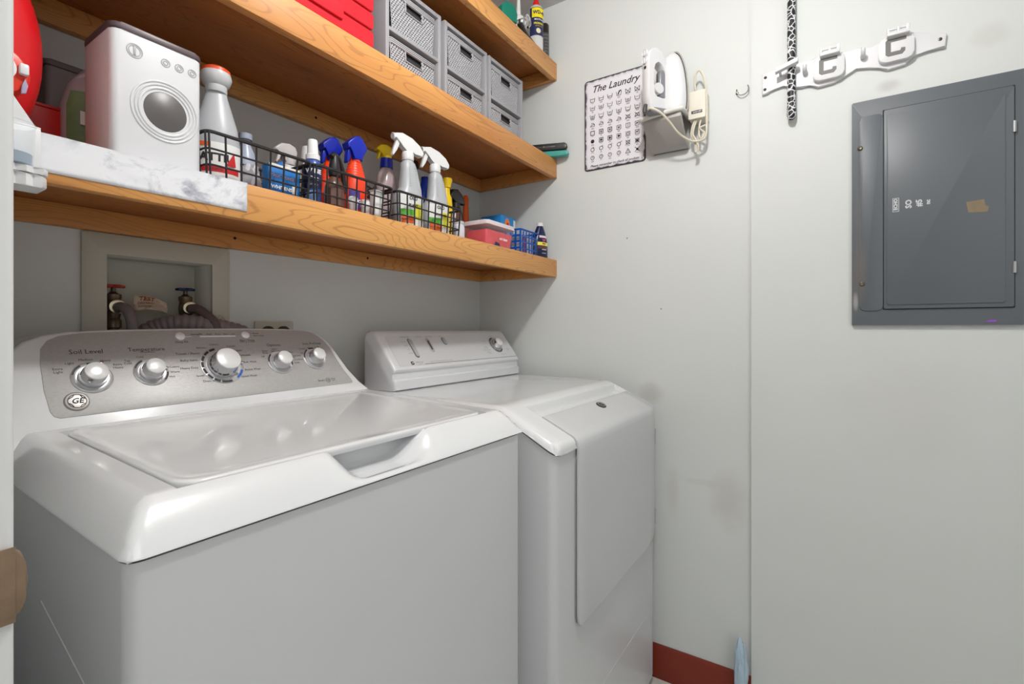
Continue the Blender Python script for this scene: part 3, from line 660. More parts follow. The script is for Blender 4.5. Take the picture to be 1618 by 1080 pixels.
# --- grey jug bottle with orange cap and black lettered label, behind the first basket
def simple_bottle(name, label, cat, loc, prof, m, sx=1, sy=1, rz=0, group=None, seg=24):
    t = thing(name, label, cat, loc, rz, group)
    MB().lathe([(0, .0)] + prof, seg, sx=sx, sy=sy).build('body', m, t, smooth=50); return t
t = simple_bottle('cleaner_bottle', 'grey bottle with wide nozzle head and orange top beside the toy washing machine tin', 'bottle', (.462, .955, ZB_),
    [(.036, .0), (.039, .004), (.039, .085), (.035, .115), (.025, .150), (.019, .170), (.017, .180)], grey_pl, 1.0, .72, R(-22))
MB().lathe([(.017, .0), (.018, .002), (.018, .012), (.022, .016), (.026, .028), (.024, .036), (.0, .036)], 22, c=(0, 0, .178)).build('nozzle_head', P_('pale_grey_plastic', (196, 198, 200)), t)
MB().lathe([(.024, 0), (.0235, .006), (.018, .010), (0, .011)], 22, c=(0, 0, .2135)).build('cap', P_('cap_orange', (226, 80, 40)), t, label='orange cap')
b = band(MB(), [(.039, .012), (.039, .080)], -75, 75, 14, 1, .72); b.build('front_label', label_w, t, fix=False)
b = band(MB(), [(.039, .071), (.039, .0795)], -75, -15, 8, 1, .72, .001); b.build('orange_stripe', label_o, t, fix=False)
b = band(MB(), [(.039, .026), (.039, .036)], -72, 60, 10, 1, .72, .001); b.build('red_stripe', P_('label_red', (196, 36, 40), .45), t, fix=False)
b = MB().poly([(.014, -.0300, .040), (.030, -.0215, .040), (.027, -.0235, .066)]); b.build('red_arrow', P_('label_red', (196, 36, 40)), t, fix=False)
MB().text('ATTIU', .020, wrap(.039, 1, .72, .052), bold=.0008).text('100%', .008, wrap(.039, 1, .72, .0312, .0018)).build('lettering', ink, t, smooth=0, fix=False)

t = simple_bottle('detergent_bottle', 'pale blue-grey bottle leaning at the back of the first wire basket', 'bottle', (.558, 1.032, ZB_),
    [(.026, 0), (.028, .004), (.028, .07), (.022, .11), (.012, .130), (.012, .14)], P_('pale_blue_plastic', (170, 178, 196), .3), .8, .6, R(-20))
MB().lathe([(.013, 0), (.013, .012), (0, .013)], 16, c=(0, 0, .139)).build('cap', P_('pale_blue_plastic', (170, 178, 196)), t)
t = thing('black_clip', 'small black plastic clip on the back wall above the grey bottle', 'clip', (.560, YB - .010, 1.600))
MB().box(-.007, .007, -.006, .010, -.015, .015, .002).build('base', black_pl, t); MB().box(-.005, .005, -.011, -.006, -.013, .003, .002).build('hook', black_pl, t)
# crumpled plastic bag
b = MB(); bmesh.ops.create_icosphere(b.bm, subdivisions=3, radius=1)
for v in b.bm.verts:
    n = noise.noise(v.co * 2.2 + Vector((3, 1, 0))) * .35 + noise.noise(v.co * 5) * .18
    v.co = Vector((v.co.x * .020 * (1 + n), v.co.y * .028 * (1 + n), max(-.030, v.co.z * .032 * (1 + n))))
tag(b.build('plastic_bag', P_('bag_grey', (182, 180, 186), .3), loc=(.527, .965, ZB_ + .034), smooth=25), 'small crumpled grey plastic bag next to the blue box', 'bag')
# blue carton
t = thing('carton', 'blue cardboard box with open flap inside the first wire basket', 'box', (.567, .915, ZB_))
bc = P_('carton_blue', (30, 112, 186), .5)
MB().box(-.034, .031, -.012, .012, 0, .062, .0008).build('body', bc, t)
MB().prism([(-.012, .0620), (.010, .0620), (.008, .080), (-.004, .072)], .0105, .0118, 'xz').build('flap', bc, t)
MB().box(-.034, .031, -.0128, -.0118, .058, .0625, .0004).build('white_edge', label_w, t)
MB().box(.014, .024, -.0129, -.0120, .012, .028).build('white_patch', label_w, t)
MB().text('MAGIC SPONGE', .0085, lambda a, c: Vector((-.006 + a, -.0126, .040 + c)), width=.8).build('lettering', P_('ink_salmon', (232, 170, 140)), t, smooth=0, fix=False)
MB().text('WHITENS', .010, lambda a, c: Vector((-.008 + a, -.0126, .018 + c)), bold=.0003).build('lettering', ink_w, t, smooth=0, fix=False)
# white trigger bottle at back
gl = P_('offwhite_plastic', (206, 200, 200), .35)
t = simple_bottle('spray_bottle', 'off-white trigger spray bottle behind the blue box', 'bottle', (.655, 1.03, ZB_), [(.024, 0), (.026, .004), (.026, .075), (.016, .108), (.012, .115)], gl, 1, .7, R(-5))
head(gl, t, .112, .85, 'old')
t = simple_bottle('bottle', 'white-capped bottle behind the stain remover pump', 'bottle', (.682, 1.0, ZB_), [(.015, 0), (.016, .003), (.016, .105), (.011, .118), (.011, .122)], gl, 1, 1, 0)
MB().lathe([(.0135, 0), (.0135, .018), (.012, .034), (.0, .035)], 18, c=(0, 0, .121)).build('cap', white_pl, t)
# pump with navy label
t = simple_bottle('pump_bottle', 'small pump spray bottle with tall white cap and navy label', 'bottle', (.636, .915, ZB_), [(.016, 0), (.0175, .003), (.0175, .084), (.016, .092), (.011, .098)], P_('pump_blue', (60, 84, 150), .25), 1, 1, R(-28))
MB().lathe([(.0145, 0), (.0145, .010), (.0115, .012), (.0100, .040), (.0085, .043), (0, .043)], 20, c=(0, 0, .0965)).build('cap', white_pl, t)
band(MB(), [(.0175, .034), (.0175, .082)], -90, 90, 16, 1, 1).build('front_label', label_n, t, fix=False)
band(MB(), [(.0175, .006), (.0175, .030)], -60, 20, 10, 1, 1).build('lower_label', P_('label_sky', (110, 150, 200)), t, fix=False)
MB().text('WINE', .0125, wrap(.0175, 1, 1, .070), bold=.0005).text('Out', .011, wrap(.0175, 1, 1, .055), bold=.0003).text('stains', .007, wrap(.0175, 1, 1, .043)).build('lettering', ink_w, t, smooth=0, fix=False)
# two orange bottles with blue heads
def orange_bottle(loc, label, rz):
    t = thing('spray_bottle', label, 'bottle', loc, rz, 'orange spray bottles with blue heads')
    pr = [(0, 0), (.029, 0), (.031, .004), (.031, .050), (.030, .070), (.0275, .090)]
    for i in range(6): z = .094 + i * .0065; r = .0265 - i * .0019; pr += [(r, z), (r + .0009, z + .002), (r - .001, z + .005)]
    pr += [(.0135, .136), (.0135, .140)]
    MB().lathe(pr, 26, sx=1, sy=.78).build('body', orange_pl, t, smooth=60)
    head(blue_pl, t, .135, .92, 'blue', collar=orange_pl)
    band(MB(), [(.0312, .020), (.031, .050), (.030, .064)], -55, -5, 8, 1, .78).build('front_label', P_('label_purple', (70, 52, 130)), t, fix=False)
    MB().text('oxi', .016, wrap(.031, 1, .78, .040, .0016), shear=.3, bold=.0004).build('lettering', ink_w, t, smooth=0, fix=False)
    return t
orange_bottle((.742, .998, ZB_), 'orange spray bottle with blue head, partly behind the black-handled bottle', R(-6))
orange_bottle((.770, .945, ZB_), 'orange spray bottle with blue head, fully visible beside the two white caps', R(-6))
# brown bottle with black trigger in front
t = simple_bottle('spray_bottle', 'dark brown trigger bottle with black head in front of the orange bottles', 'bottle', (.688, .913, ZB_), [(.022, 0), (.024, .004), (.024, .050), (.018, .066), (.009, .074), (.009, .08)], brown_pl, 1, .8, R(200))
MB().tube([(-.012, 0, .115), (.0, 0, .124), (.016, 0, .118), (.030, 0, .098), (.038, 0, .068), (.040, 0, .05)], .006, 10, 4).xf(Matrix.Rotation(pi, 4, 'Z')).build('handle_grip', black_pl, t)
MB().lathe([(.012, 0), (.014, .008), (.0105, .030), (.008, .044)], 16, c=(0, 0, .076)).build('collar', black_pl, t)
band(MB(), [(.024, .010), (.024, .046)], 110, 240, 12, 1, .8).build('front_label', P_('label_brown_print', (116, 84, 74), var=.3, vscale=80), t, fix=False)
# small white capped vials
for x, y, l in ((.722, .893, 'left small white-capped vial in the middle wire basket'), (.756, .893, 'right small white-capped vial in the middle wire basket')):
    t = simple_bottle('vial', l, 'vial', (x, y, ZB_), [(.0095, 0), (.010, .002), (.010, .020)], P_('vial_clear', (200, 190, 190), .2), 1, 1, 0, 'white-capped vials')
    MB().lathe([(.0105, 0), (.0105, .014), (.009, .0165), (0, .017)], 18, c=(0, 0, .0195)).build('cap', white_pl, t)
t = thing('small_box', 'narrow white box standing at the right end of the middle wire basket', 'box', (.790, .895, ZB_))
MB().box(-.011, .011, -.009, .009, 0, .062, .001).build('body', label_w, t); MB().box(-.0112, .0112, -.0092, .0092, .0625, .066, .0006).build('lid', P_('pale_grey_plastic', (196, 198, 200)), t)
b = MB()
for k in range(4): b.tube([(.020 * cos(a) , .012 * sin(a), .02 * sin(a * .5 + k) + k * .004) for a in [2 * pi * i / 24 for i in range(24)]], .0022, 6, loop=True)
b.box(-.016, .016, -.006, .006, -.062, -.020, .003)
tag(b.build('coiled_cable', black_pl, loc=(.803, .935, ZB_ + .064)), 'coiled black cable with plug in the middle wire basket', 'cable')
t = simple_bottle('squeeze_bottle', 'white squeeze bottle with pointed blue nozzle cap', 'bottle', (.884, 1.075, ZB_), [(.026, 0), (.028, .004), (.028, .09), (.022, .110), (.012, .118)], white_pl, 1, .7, 0)
MB().lathe([(.016, 0), (.017, .004), (.017, .014), (.013, .016), (.013, .024), (.007, .030), (.0045, .044), (0, .045)], 18, c=(0, 0, .118)).build('cap', blue_pl, t)
# clear bottle, blue collar, yellow head
t = simple_bottle('spray_bottle', 'clear ribbed bottle with blue collar and yellow trigger head', 'bottle', (.918, 1.0, ZB_), [(.034, 0), (.036, .004), (.036, .08), (.034, .12), (.030, .150), (.022, .165), (.017, .172)], P_('clear_smoky', (176, 158, 158), .15, var=.25, vscale=50, bump=.4), .85, .7, R(-12))
head(yellow_pl, t, .190, .78, 'old'); MB().lathe([(.0165, 0), (.017, .002), (.0155, .026), (.012, .027)], 22, c=(0, 0, .171)).build('blue_collar', blue_pl, t, label='blue collar')
# two silver sprayers
def silver(loc, label, words):
    t = thing('spray_bottle', label, 'bottle', loc, R(-12), 'tall silver spray bottles')
    b = MB(); rs = []
    for z, hx, hy, ox in ((0, .038, .023, 0), (.004, .040, .0255, 0), (.055, .041, .026, 0), (.080, .039, .025, 0), (.092, .034, .023, .004), (.105, .030, .021, .007), (.150, .0225, .018, .003), (.168, .0185, .0165, 0), (.174, .013, .013, 0), (.178, .0125, .0125, 0)):
        rs.append([Vector((ox + hx * math.copysign(abs(cos(a)) ** .8, cos(a)), hy * math.copysign(abs(sin(a)) ** .8, sin(a)), z)) for a in [2 * pi * i / 28 for i in range(28)]])
    b.rings(rs); b.build('body', grey_pl, t, smooth=50)
    fr = lambda z0, z1, x0, x1, o, nm, m: MB().poly([(x0, -o, z0), (x1, -o, z0), (x1, -o, z1), (x0, -o, z1)]).build(nm, m, t, smooth=0, fix=False)
    q = MB(); xs_ = [-.034 + .068 * i / 12 for i in range(13)]
    def yy(x): return -(.0258 * (1 - (abs(x) / .041) ** 2.5) ** .4) - .0009
    def strip(z0, z1, a, c, off, nm, m):
        mb = MB(); n = 8; A = [Vector((a + (c - a) * i / n, yy(a + (c - a) * i / n) - off, z0)) for i in range(n + 1)]; B = [Vector((p.x, p.y, z1)) for p in A]
        mb.rings([A, B], closed=False); return mb.build(nm, m, t, smooth=60, fix=False)
    strip(.006, .082, -.036, .036, 0, 'front_label', label_w); strip(.030, .045, -.034, .004, .0004, 'green_patch', label_g); strip(.010, .029, -.032, .004, .0004, 'orange_patch', label_o); strip(.022, .062, .006, .033, .0004, 'yellow_patch', label_y)
    lt = MB()
    for s_, z_, sz in words: lt.text(s_, sz, lambda a, c, z_=z_: Vector((a, yy(max(-.038, min(.038, a))) - .0010, z_ + c)), bold=.0003)
    lt.text('HEAVY DUTY', .006, lambda a, c: Vector((a - .014, yy(a - .014) - .0012, .019 + c)))
    lt.build('lettering', ink, t, smooth=0, fix=False)
    # embossed direction lines on the shoulder
    lt = MB()
    for k in range(9): lt.box(-.006, .016, -.0205 + k * .0004, -.0190 + k * .0004, .106 + k * .006, .1075 + k * .006)
    o = lt.build('embossed_lines', P_('emboss_grey', (160, 162, 166)), t); o['kind'] = 'stuff'
    head(white_pl, t, .176, .98, 'white', rc=.0155)
    return t
silver((.915, .918, ZB_), 'left of the two tall silver spray bottles with white triggers', (('OLD', .074, .012), ('PLANT', .056, .009)))
silver((1.027, .925, ZB_), 'right of the two tall silver spray bottles with white triggers', (('OLD', .074, .012), ('WHITENER', .054, .0085)))
t = simple_bottle('cleaner_bottle', 'blue bottle standing between the two silver spray bottles', 'bottle', (1.066, .998, ZB_), [(.020, 0), (.022, .004), (.022, .120), (.019, .150), (.014, .172), (.012, .178)], P_('mid_blue_plastic', (28, 66, 190), .25), 1, .8, 0)
MB().lathe([(.0125, 0), (.0125, .008), (0, .009)], 16, c=(0, 0, .177)).build('cap', blue_pl, t)
t = thing('scrub_brush', 'black scrub brush with red button standing behind the silver bottles', 'brush', (1.148, 1.13, ZS))
MB().tube([(0, 0, 0), (0, 0, .15), (-.004, 0, .22), (-.012, 0, .262)], .014, 12, 4, rr=lambda q: .012 + .010 * q).build('handle', black_pl, t)
MB().prism(rrect(-.030, .022, -.012, .012, .010), .262, .286, 'xy', .005, 3).build('head', black_pl, t); MB().lathe([(.008, 0), (.007, .005), (0, .006)], 14, M=Matrix.Translation((.004, -.016, .205)) @ Matrix.Rotation(R(90), 4, 'X')).build('button', red_pl, t, label='red button')
t = simple_bottle('cleaner_bottle', 'slim yellow bottle right of the silver spray bottles', 'bottle', (1.158, .995, ZS), [(.020, 0), (.022, .003), (.022, .130), (.020, .150), (.013, .162), (.012, .180)], yellow_pl, .9, .7, 0)
MB().lathe([(.012, 0), (.0135, .010), (.0175, .022), (.0165, .028), (0, .029)], 18, c=(0, 0, .180)).build('cap', yellow_pl, t)
band(MB(), [(.022, .02), (.022, .11)], 20, 85, 8, .9, .7, .0008).build('front_label', label_w, t, fix=False)
t = simple_bottle('spray_bottle', 'brown bottle with black trigger head beside the yellow bottle', 'bottle', (1.232, 1.02, ZS), [(.024, 0), (.026, .004), (.026, .095), (.018, .125), (.012, .138)], brown_pl, 1, .8, 0)
MB().lathe([(.013, 0), (.013, .016), (.010, .018)], 16, c=(0, 0, .136)).build('collar', black_pl, t)
MB().prism([(-.034, .170), (-.030, .160), (-.010, .158), (-.010, .150), (.012, .150), (.030, .156), (.036, .152), (.038, .158), (.024, .182), (.0, .196), (-.022, .192)], -.010, .010, 'xz', .003, 3).build('spray_head', black_pl, t)
t = simple_bottle('jar', 'small frosted white jar between the wire basket and the red tub', 'jar', (1.120, .918, ZS), [(.017, 0), (.019, .003), (.019, .042), (.016, .050), (.015, .052)], P_('frosted', (212, 212, 222), .3), 1, 1, 0)
MB().lathe([(.017, 0), (.017, .008), (0, .009)], 18, c=(0, 0, .0515)).build('lid', P_('pale_grey_plastic', (196, 198, 200)), t)
t = thing('polish_bottle', 'purple bottle with sloping shoulder and round emblem near the shelf corner', 'bottle', (1.366, 1.135, ZS))
MB().prism([(-.045, 0), (.045, 0), (.046, .075), (.030, .120), (.018, .165), (.008, .192), (-.020, .196), (-.036, .182), (-.042, .14)], -.018, .018, 'xz', .008, 4).build('body', P_('dark_purple_plastic', (74, 58, 88), .35), t, smooth=50)
MB().lathe([(.014, 0), (.012, .001), (0, .001)], 22, M=Matrix.Translation((-.008, -.018, .150)) @ Matrix.Rotation(R(90), 4, 'X'), sy=1.3).build('emblem', P_('emblem_brown', (60, 34, 34)), t)
t = thing('brush_handle', 'orange handled brush standing in the corner with navy label', 'brush', (1.447, 1.150, ZS))
b = MB().lathe([(0, 0), (.026, 0), (.028, .004), (.028, .07), (.024, .11), (.0145, .155), (.0125, .205), (.0135, .232), (.009, .244), (0, .246)], 22, sx=1, sy=.7); b.build('body', P_('brush_orange', (238, 100, 26), .35), t, smooth=50)
band(MB(), [(.0283, .02), (.0283, .072), (.026, .095)], -30, 70, 10, 1, .7).build('front_label', label_n, t, fix=False)
MB().text('S', .03, wrap(.029, 1, .7, .07, .002), bold=.001).build('lettering', P_('cap_orange', (226, 80, 40)), t, smooth=0, fix=False)
# red pods tub
t = thing('storage_tub', 'clear plastic tub of red detergent pods with white lid', 'tub', (1.312, .944, ZS))
podm = P_('pods_red', (226, 44, 62), .3, var=.35, vscale=55, bump=.6, bscale=60)
b = MB()
def trap(w0, d0, w1, d1, z0, z1, r=.010): return [[Vector((x, y, z)) for x, y in rrect(-w, w, -d, d, r, 4)] for w, d, z in ((w0, d0, z0), (w1, d1, z1))]
b.rings(trap(.068, .038, .0745, .044, .003, .058)); b.build('pods', podm, t)
b = MB().rings(trap(.071, .041, .0785, .048, 0, .073), cap1=False); o = MB(); o.rings(trap(.071, .041, .0785, .048, 0, .073), cap1=False)
o = o.build('body', mat('clear_tub', (245, 245, 248), .08, alpha=.06), t); md = o.modifiers.new('solidify', 'SOLIDIFY'); md.thickness = .001; md.offset = -1
MB().prism(rrect(-.082, .082, -.0515, .0515, .012), .0735, .079, 'xy', .0012, 2).prism(rrect(-.080, .080, -.0495, .0495, .011), .079, .087, 'xy', .003, 3).build('lid', P_('lid_pinkish_white', (226, 214, 218), .35), t)
MB().text('oxi clean', .013, lambda a, c: Vector((.010 + a, -.0495, .036 + c)), bold=.0003).build('lettering', ink_w, t, smooth=0, fix=False)
MB().poly([(-.042, -.0480, .004), (-.004, -.0480, .004), (-.012, -.0490, .020), (-.034, -.0490, .024)]).build('sticker', label_n, t, smooth=0, fix=False)
# blue plastic basket with packets, blue box behind
t = thing('plastic_basket', 'small blue plastic lattice basket beside the navy bottle', 'basket', (1.485, .955, ZS))
bb_ = P_('basket_blue', (20, 84, 176), .4); hx, hy, hh = .058, .060, .088
b = MB()
for z in (.0, .022, .044, .064): 
    for sy in (-1, 1): b.box(-hx, hx, sy * hy - .0012, sy * hy + .0012, z, z + .0045)
    for sx in (-1, 1): b.box(sx * hx - .0012, sx * hx + .0012, -hy, hy, z, z + .007)
for i in range(7):
    x = -hx + 2 * hx * i / 6
    for sy in (-1, 1): b.box(x - .0019, x + .0019, sy * hy - .0014, sy * hy + .0014, 0, hh - .004)
    y = -hy + 2 * hy * i / 6
    for sx in (-1, 1): b.box(sx * hx - .0014, sx * hx + .0014, y - .003, y + .003, 0, hh - .004)
o = b.build('lattice', bb_, t); o['kind'] = 'stuff'
b = MB().tube([(x, y, hh) for x, y in rrect(-hx - .002, hx + .002, -hy - .002, hy + .002, .008)], .0035, 8, loop=True); b.build('rim', bb_, t)
MB().box(-hx, hx, -hy, hy, 0, .002).build('bottom', bb_, t)
for i, (x, rgb) in enumerate(((-.040, (216, 214, 214)), (-.018, (196, 60, 56)), (.004, (226, 220, 200)), (.026, (214, 214, 220)), (.044, (222, 196, 130)))):
    t2 = thing('packet', ['white foil packet at the left of the blue lattice basket', 'red and white foil packet in the blue lattice basket', 'cream foil packet in the middle of the blue lattice basket', 'pale grey foil packet in the blue lattice basket', 'tan foil packet at the right of the blue lattice basket'][i], 'packet', (1.485 + x, .935, ZS + .003), 0, 'packets in the blue basket')
    MB().prism(rrect(-.009, .009, 0, .072, .002), -.030, .030, 'xz', .002, 2).build('body', P_('packet_%d' % i, rgb, .35, var=.2, vscale=90, bump=.4), t2)
t = thing('carton', 'bright blue cardboard box with orange oval behind the lattice basket', 'box', (1.545, 1.068, ZS), R(0))
bl = P_('carton_bright_blue', (40, 140, 214), .5)
MB().box(-.050, .050, -.045, .045, 0, .168, .001).build('body', bl, t)
MB().lathe([(.017, 0), (.017, .0006), (0, .0007)], 24, sy=1.5, M=Matrix.Translation((-.008, -.045, .135)) @ Matrix.Rotation(R(90), 4, 'X')).build('orange_oval', P_('oval_orange', (240, 140, 70)), t)
MB().lathe([(.009, 0), (.009, .0006), (0, .0007)], 16, sy=1.4, M=Matrix.Translation((-.006, -.0457, .132)) @ Matrix.Rotation(R(90), 4, 'X')).build('oval_print', ink_r, t)
MB().box(.034, .046, -.0462, -.045, .110, .160).build('white_patch', label_w, t)
t = thing('carton', 'low white and blue carton lying behind the red tub lid', 'box', (1.466, 1.048, ZS))
t.scale = (.5, .6, 1)
MB().box(-.045, .045, -.04, .04, 0, .118, .002).build('body', P_('carton_white', (214, 216, 220), .5), t); MB().box(-.046, -.010, -.041, .041, .090, .1195, .001).build('blue_band', bl, t)
# navy bottle at the right end
t = thing('bleach_bottle', 'navy blue bottle with white cap at the right end of the lowest shelf', 'bottle', (1.564, .897, ZS), R(-14))
rs = []
for z, hx_, hy_ in ((0, .0345, .017), (.003, .036, .019), (.050, .0360, .0195), (.080, .029, .018), (.100, .022, .015), (.116, .014, .012), (.120, .012, .0115)):
    rs.append([Vector((hx_ * cos(a), hy_ * sin(a), z)) for a in [2 * pi * i / 28 for i in range(28)]])
MB().rings(rs).build('body', navy_pl, t, smooth=55)
MB().lathe([(.0115, 0), (.0118, .002), (.0115, .011), (.010, .0125), (0, .0125)], 20, c=(0, 0, .1195)).build('cap', white_pl, t)
def nv(z0, z1, a0, a1, nm, m, off=.0006):
    mb = MB(); n = 10; sc = lambda z: 1 if z < .055 else 1 - (z - .055) * 5.5
    A = [[Vector(((.0335 * sc(z) + off) * cos(FA + R(a0 + (a1 - a0) * i / n)), (.0195 * (1 - (1 - sc(z)) * .6) + off) * sin(FA + R(a0 + (a1 - a0) * i / n)), z)) for i in range(n + 1)] for z in (z0, z1)]
    mb.rings(A, closed=False); mb.build(nm, m, t, smooth=60, fix=False)
nv(.048, .060, -50, 50, 'yellow_stripe', P_('label_yellow', (238, 222, 90)), .0010); nv(.036, .047, -46, 46, 'brown_stripe', P_('label_maroon', (92, 50, 60)), .0010); nv(.076, .084, -38, 38, 'pink_stripe', P_('label_pale_pink', (226, 206, 216)), .0012)
MB().text('PRO', .008, lambda a, c: Vector((a, -.0212, .054 + c)), bold=.0003).build('lettering', ink, t, smooth=0, fix=False)
MB().text('WOOLITE', .005, lambda a, c: Vector((a, -.0216, .033 + c)), bold=.0002).text('PREMIUM', .005, lambda a, c: Vector((a, -.0214, .020 + c))).build('lettering', ink_w, t, smooth=0, fix=False)
MB().prism([(-.008, .072), (-.003, .062), (0, .068), (.003, .062), (.009, .073), (.002, .070)], -.0205, -.0195, 'xz').build('emblem', P_('label_magenta', (220, 60, 100)), t)

# --- left end: red detergent dispenser, drip cup, boxes and jug behind
t = thing('detergent_dispenser', 'large red detergent dispenser bottle lying at the far left of the lowest shelf', 'bottle', (.157, .960, ZS))
rs = []
for i in range(15):
    u = i / 14; y = -.065 + .17 * u; s = max(.12, (1 - abs(2 * u - 1) ** 3.2) ** .45)
    rs.append([Vector((.066 * s * math.copysign(abs(cos(a)) ** .85, cos(a)), y, .128 + .127 * s * sin(a))) for a in [2 * pi * k / 32 for k in range(32)]])
MB().rings(rs).build('body', red_pl, t, smooth=60)
M1 = Matrix.Translation((.004, -.064, .076)) @ Matrix.Rotation(R(90), 4, 'X')
MB().lathe([(.034, -.004), (.034, .012), (.030, .018), (.022, .020), (0, .020)], 32, M=M1).build('cap', P_('cap_orange_red', (228, 60, 40)), t, label='orange red cap')
wt = P_('tap_white', (226, 226, 228), .3)
tp = MB().lathe([(.018, .016), (.0175, .030), (.012, .033), (.008, .031), (0, .031)], 24, M=M1).build('tap', wt, t)
MB().lathe([(.0085, 0), (.0075, .006), (0, .007)], 16, M=Matrix.Translation((.004, -.0970, .076)) @ Matrix.Rotation(R(90), 4, 'X')).build('tap_button', wt, tp)
MB().box(.025, .034, -.091, -.081, .074, .088, .002).build('tap_lever', wt, t)
MB().prism([(.027, .050), (.032, .052), (.034, .062), (.031, .071), (.028, .062)], -.0855, -.081, 'xz', .0008).build('sticker', P_('sticker_lilac', (170, 160, 190)), t)
t = thing('drip_tray', 'white clip-on bracket with scalloped tray hanging on the shelf edge under the red dispenser', 'drip tray', (.163, .852, ZS))
MB().prism([(-.030, .064), (-.004, .066), (.006, .058), (.010, .040), (.034, .004), (.030, .001), (-.030, .001)], .008, .012, 'xz', .001).build('bracket', wt, t)
MB().box(-.034, .034, -.004, -.0005, -.058, .002, .001).box(-.034, .034, -.004, .012, .0018, .004, .0008).build('back_plate', wt, t)
tr = [(.032 + 0, -.0048), (.032, -.040), (.026, -.050), (.018, -.046), (.010, -.053), (.002, -.047), (-.006, -.053), (-.014, -.047), (-.022, -.052), (-.034, -.050), (-.034, -.0048)]
MB().prism(tr, -.066, -.058, 'xy', .0014, 2).prism([(a * .97, b_ * .97 if b_ < -.01 else b_) for a, b_ in tr], -.082, -.0665, 'xy', .003, 3).build('tray', wt, t)
t = thing('measuring_cup', 'clear plastic cup holding blue liquid on the white drip tray', 'cup', (.162, .8215, ZS - .0578))
b = MB().lathe([(.0215, .0012), (.0235, .050), (.0248, .051), (.0228, .050), (.0205, .0022), (0, .0022)], 28); b.lathe([(0, .0), (.0205, 0), (.0215, .0012)], 28)
b.build('body', mat('clear_cup', (240, 246, 250), .06, alpha=.22), t)
MB().lathe([(0, .0026), (.0200, .0026), (.0208, .015), (0, .015)], 28).build('liquid', mat('blue_liquid', (60, 130, 180), .1, trans=.5), t, label='pale blue liquid')
t = thing('storage_bin', 'grey bin with dark rim lid at the far left behind the red dispenser', 'bin', (.309, 1.155, ZS))
MB().prism(rrect(-.044, .044, -.040, .040, .008), 0, .196, 'xy', .001).build('body', P_('bin_taupe', (142, 132, 136), .5), t)
MB().prism(rrect(-.047, .047, -.043, .043, .008), .196, .206, 'xy', .002).build('lid', P_('bin_lid_dark', (110, 100, 106), .5), t)
t = thing('small_red_box', 'dark red box between the red dispenser and the detergent jug', 'box', (.250, 1.07, ZS))
MB().box(-.024, .024, -.022, .022, 0, .099, .0015).build('body', P_('box_dark_red', (196, 26, 22), .4), t); MB().box(-.0245, .0245, -.0225, .0225, .0995, .104, .001).build('lid', P_('box_dark_red', (196, 26, 22)), t)
t = thing('detergent_jug', 'off-white detergent jug with green label behind the toy washing machine tin', 'jug', (.336, 1.052, ZS), 0)
rs = []
for z, hx_ in ((0, .058), (.004, .062), (.06, .070), (.11, .070), (.15, .060), (.18, .040), (.19, .022), (.195, .020)):
    rs.append([Vector((hx_ * math.copysign(abs(cos(a)) ** .8, cos(a)), hx_ * .5 * sin(a), z)) for a in [2 * pi * k / 28 for k in range(28)]])
MB().rings(rs).build('body', P_('jug_offwhite', (184, 174, 178), .4), t, smooth=60)
mb = MB(); n = 12
mb.rings([[Vector(((hw_ + .001) * math.copysign(abs(cos(a)) ** .8, cos(a)), (hw_ * .5 + .001) * sin(a), z)) for a in [FA + R(-64 + 128 * i / n) for i in range(n + 1)]] for z, hw_ in ((.02, .064), (.06, .070), (.11, .070), (.135, .064))], closed=False)
mb.build('front_label', P_('label_leafy', (112, 140, 98), .45, var=.6, vscale=22), t, smooth=60, fix=False)
MB().box(-.052, -.036, -.0325, -.031, .078, .100).build('label_patch', ink_w, t)
MB().lathe([(.022, 0), (.022, .018), (0, .019)], 20, c=(0, 0, .194)).build('cap', P_('bin_taupe', (142, 132, 136)), t)

# ================================================================ middle shelf
# red case of stacked ribs
t = thing('tool_case', 'red plastic case with stacked horizontal ribs on the middle shelf', 'case', (.655, .918, ZM))
MB().box(-.145, .144, .004, .215, 0, .240, .006, 3).build('body', P_('case_red_dark', (150, 16, 24), .4), t)
for z0, z1, x1 in ((.0, .037, .1455), (.041, .080, .1455), (.084, .123, .1455), (.127, .166, .1455), (.170, .209, .1455)):
    MB().prism(rrect(-.146, x1, z0, z1, .008, 4), -.004, .010, 'xz', .003, 3).build('rib', P_('case_red', (206, 34, 48), .35), t)
MB().prism(rrect(-.10, .055, .0605, .093, .006, 3), -.010, -.0035, 'xz', .002, 2).build('latch', P_('case_red', (206, 34, 48)), t)
# grey drawer units: frame with two woven drawers
ug = P_('unit_grey', (160, 160, 164), .45, bump=.05); dg = P_('drawer_grey', (178, 178, 182), .45); inn_m = P_('drawer_inside_dark', (52, 52, 56), .7)
UW, UH, UD = .208, .262, .235
proto = thing('drawer_unit', 'grey plastic two-drawer unit next to the red case', 'drawer unit', (.8515, .930, ZM), 0, 'grey drawer units on the middle shelf')
fm = MB()
out = rrect(0, UW, 0, UH, .008, 4); 
def frame(mb, x0, x1, z0, z1, o, n=4): pass
b = MB(); b.box(0, .0125, 0, UD, 0, UH, .0025).box(UW - .0125, UW, 0, UD, 0, UH, .0025).box(.010, UW - .010, .0005, UD, UH - .012, UH - .0005, .002).box(.010, UW - .010, .0005, UD, .0005, .008, .001).box(.010, UW - .010, .0005, UD, .126, .136, .002).box(.01, UW - .01, UD - .003, UD, .0, UH - .002)
b.build('frame', ug, proto)
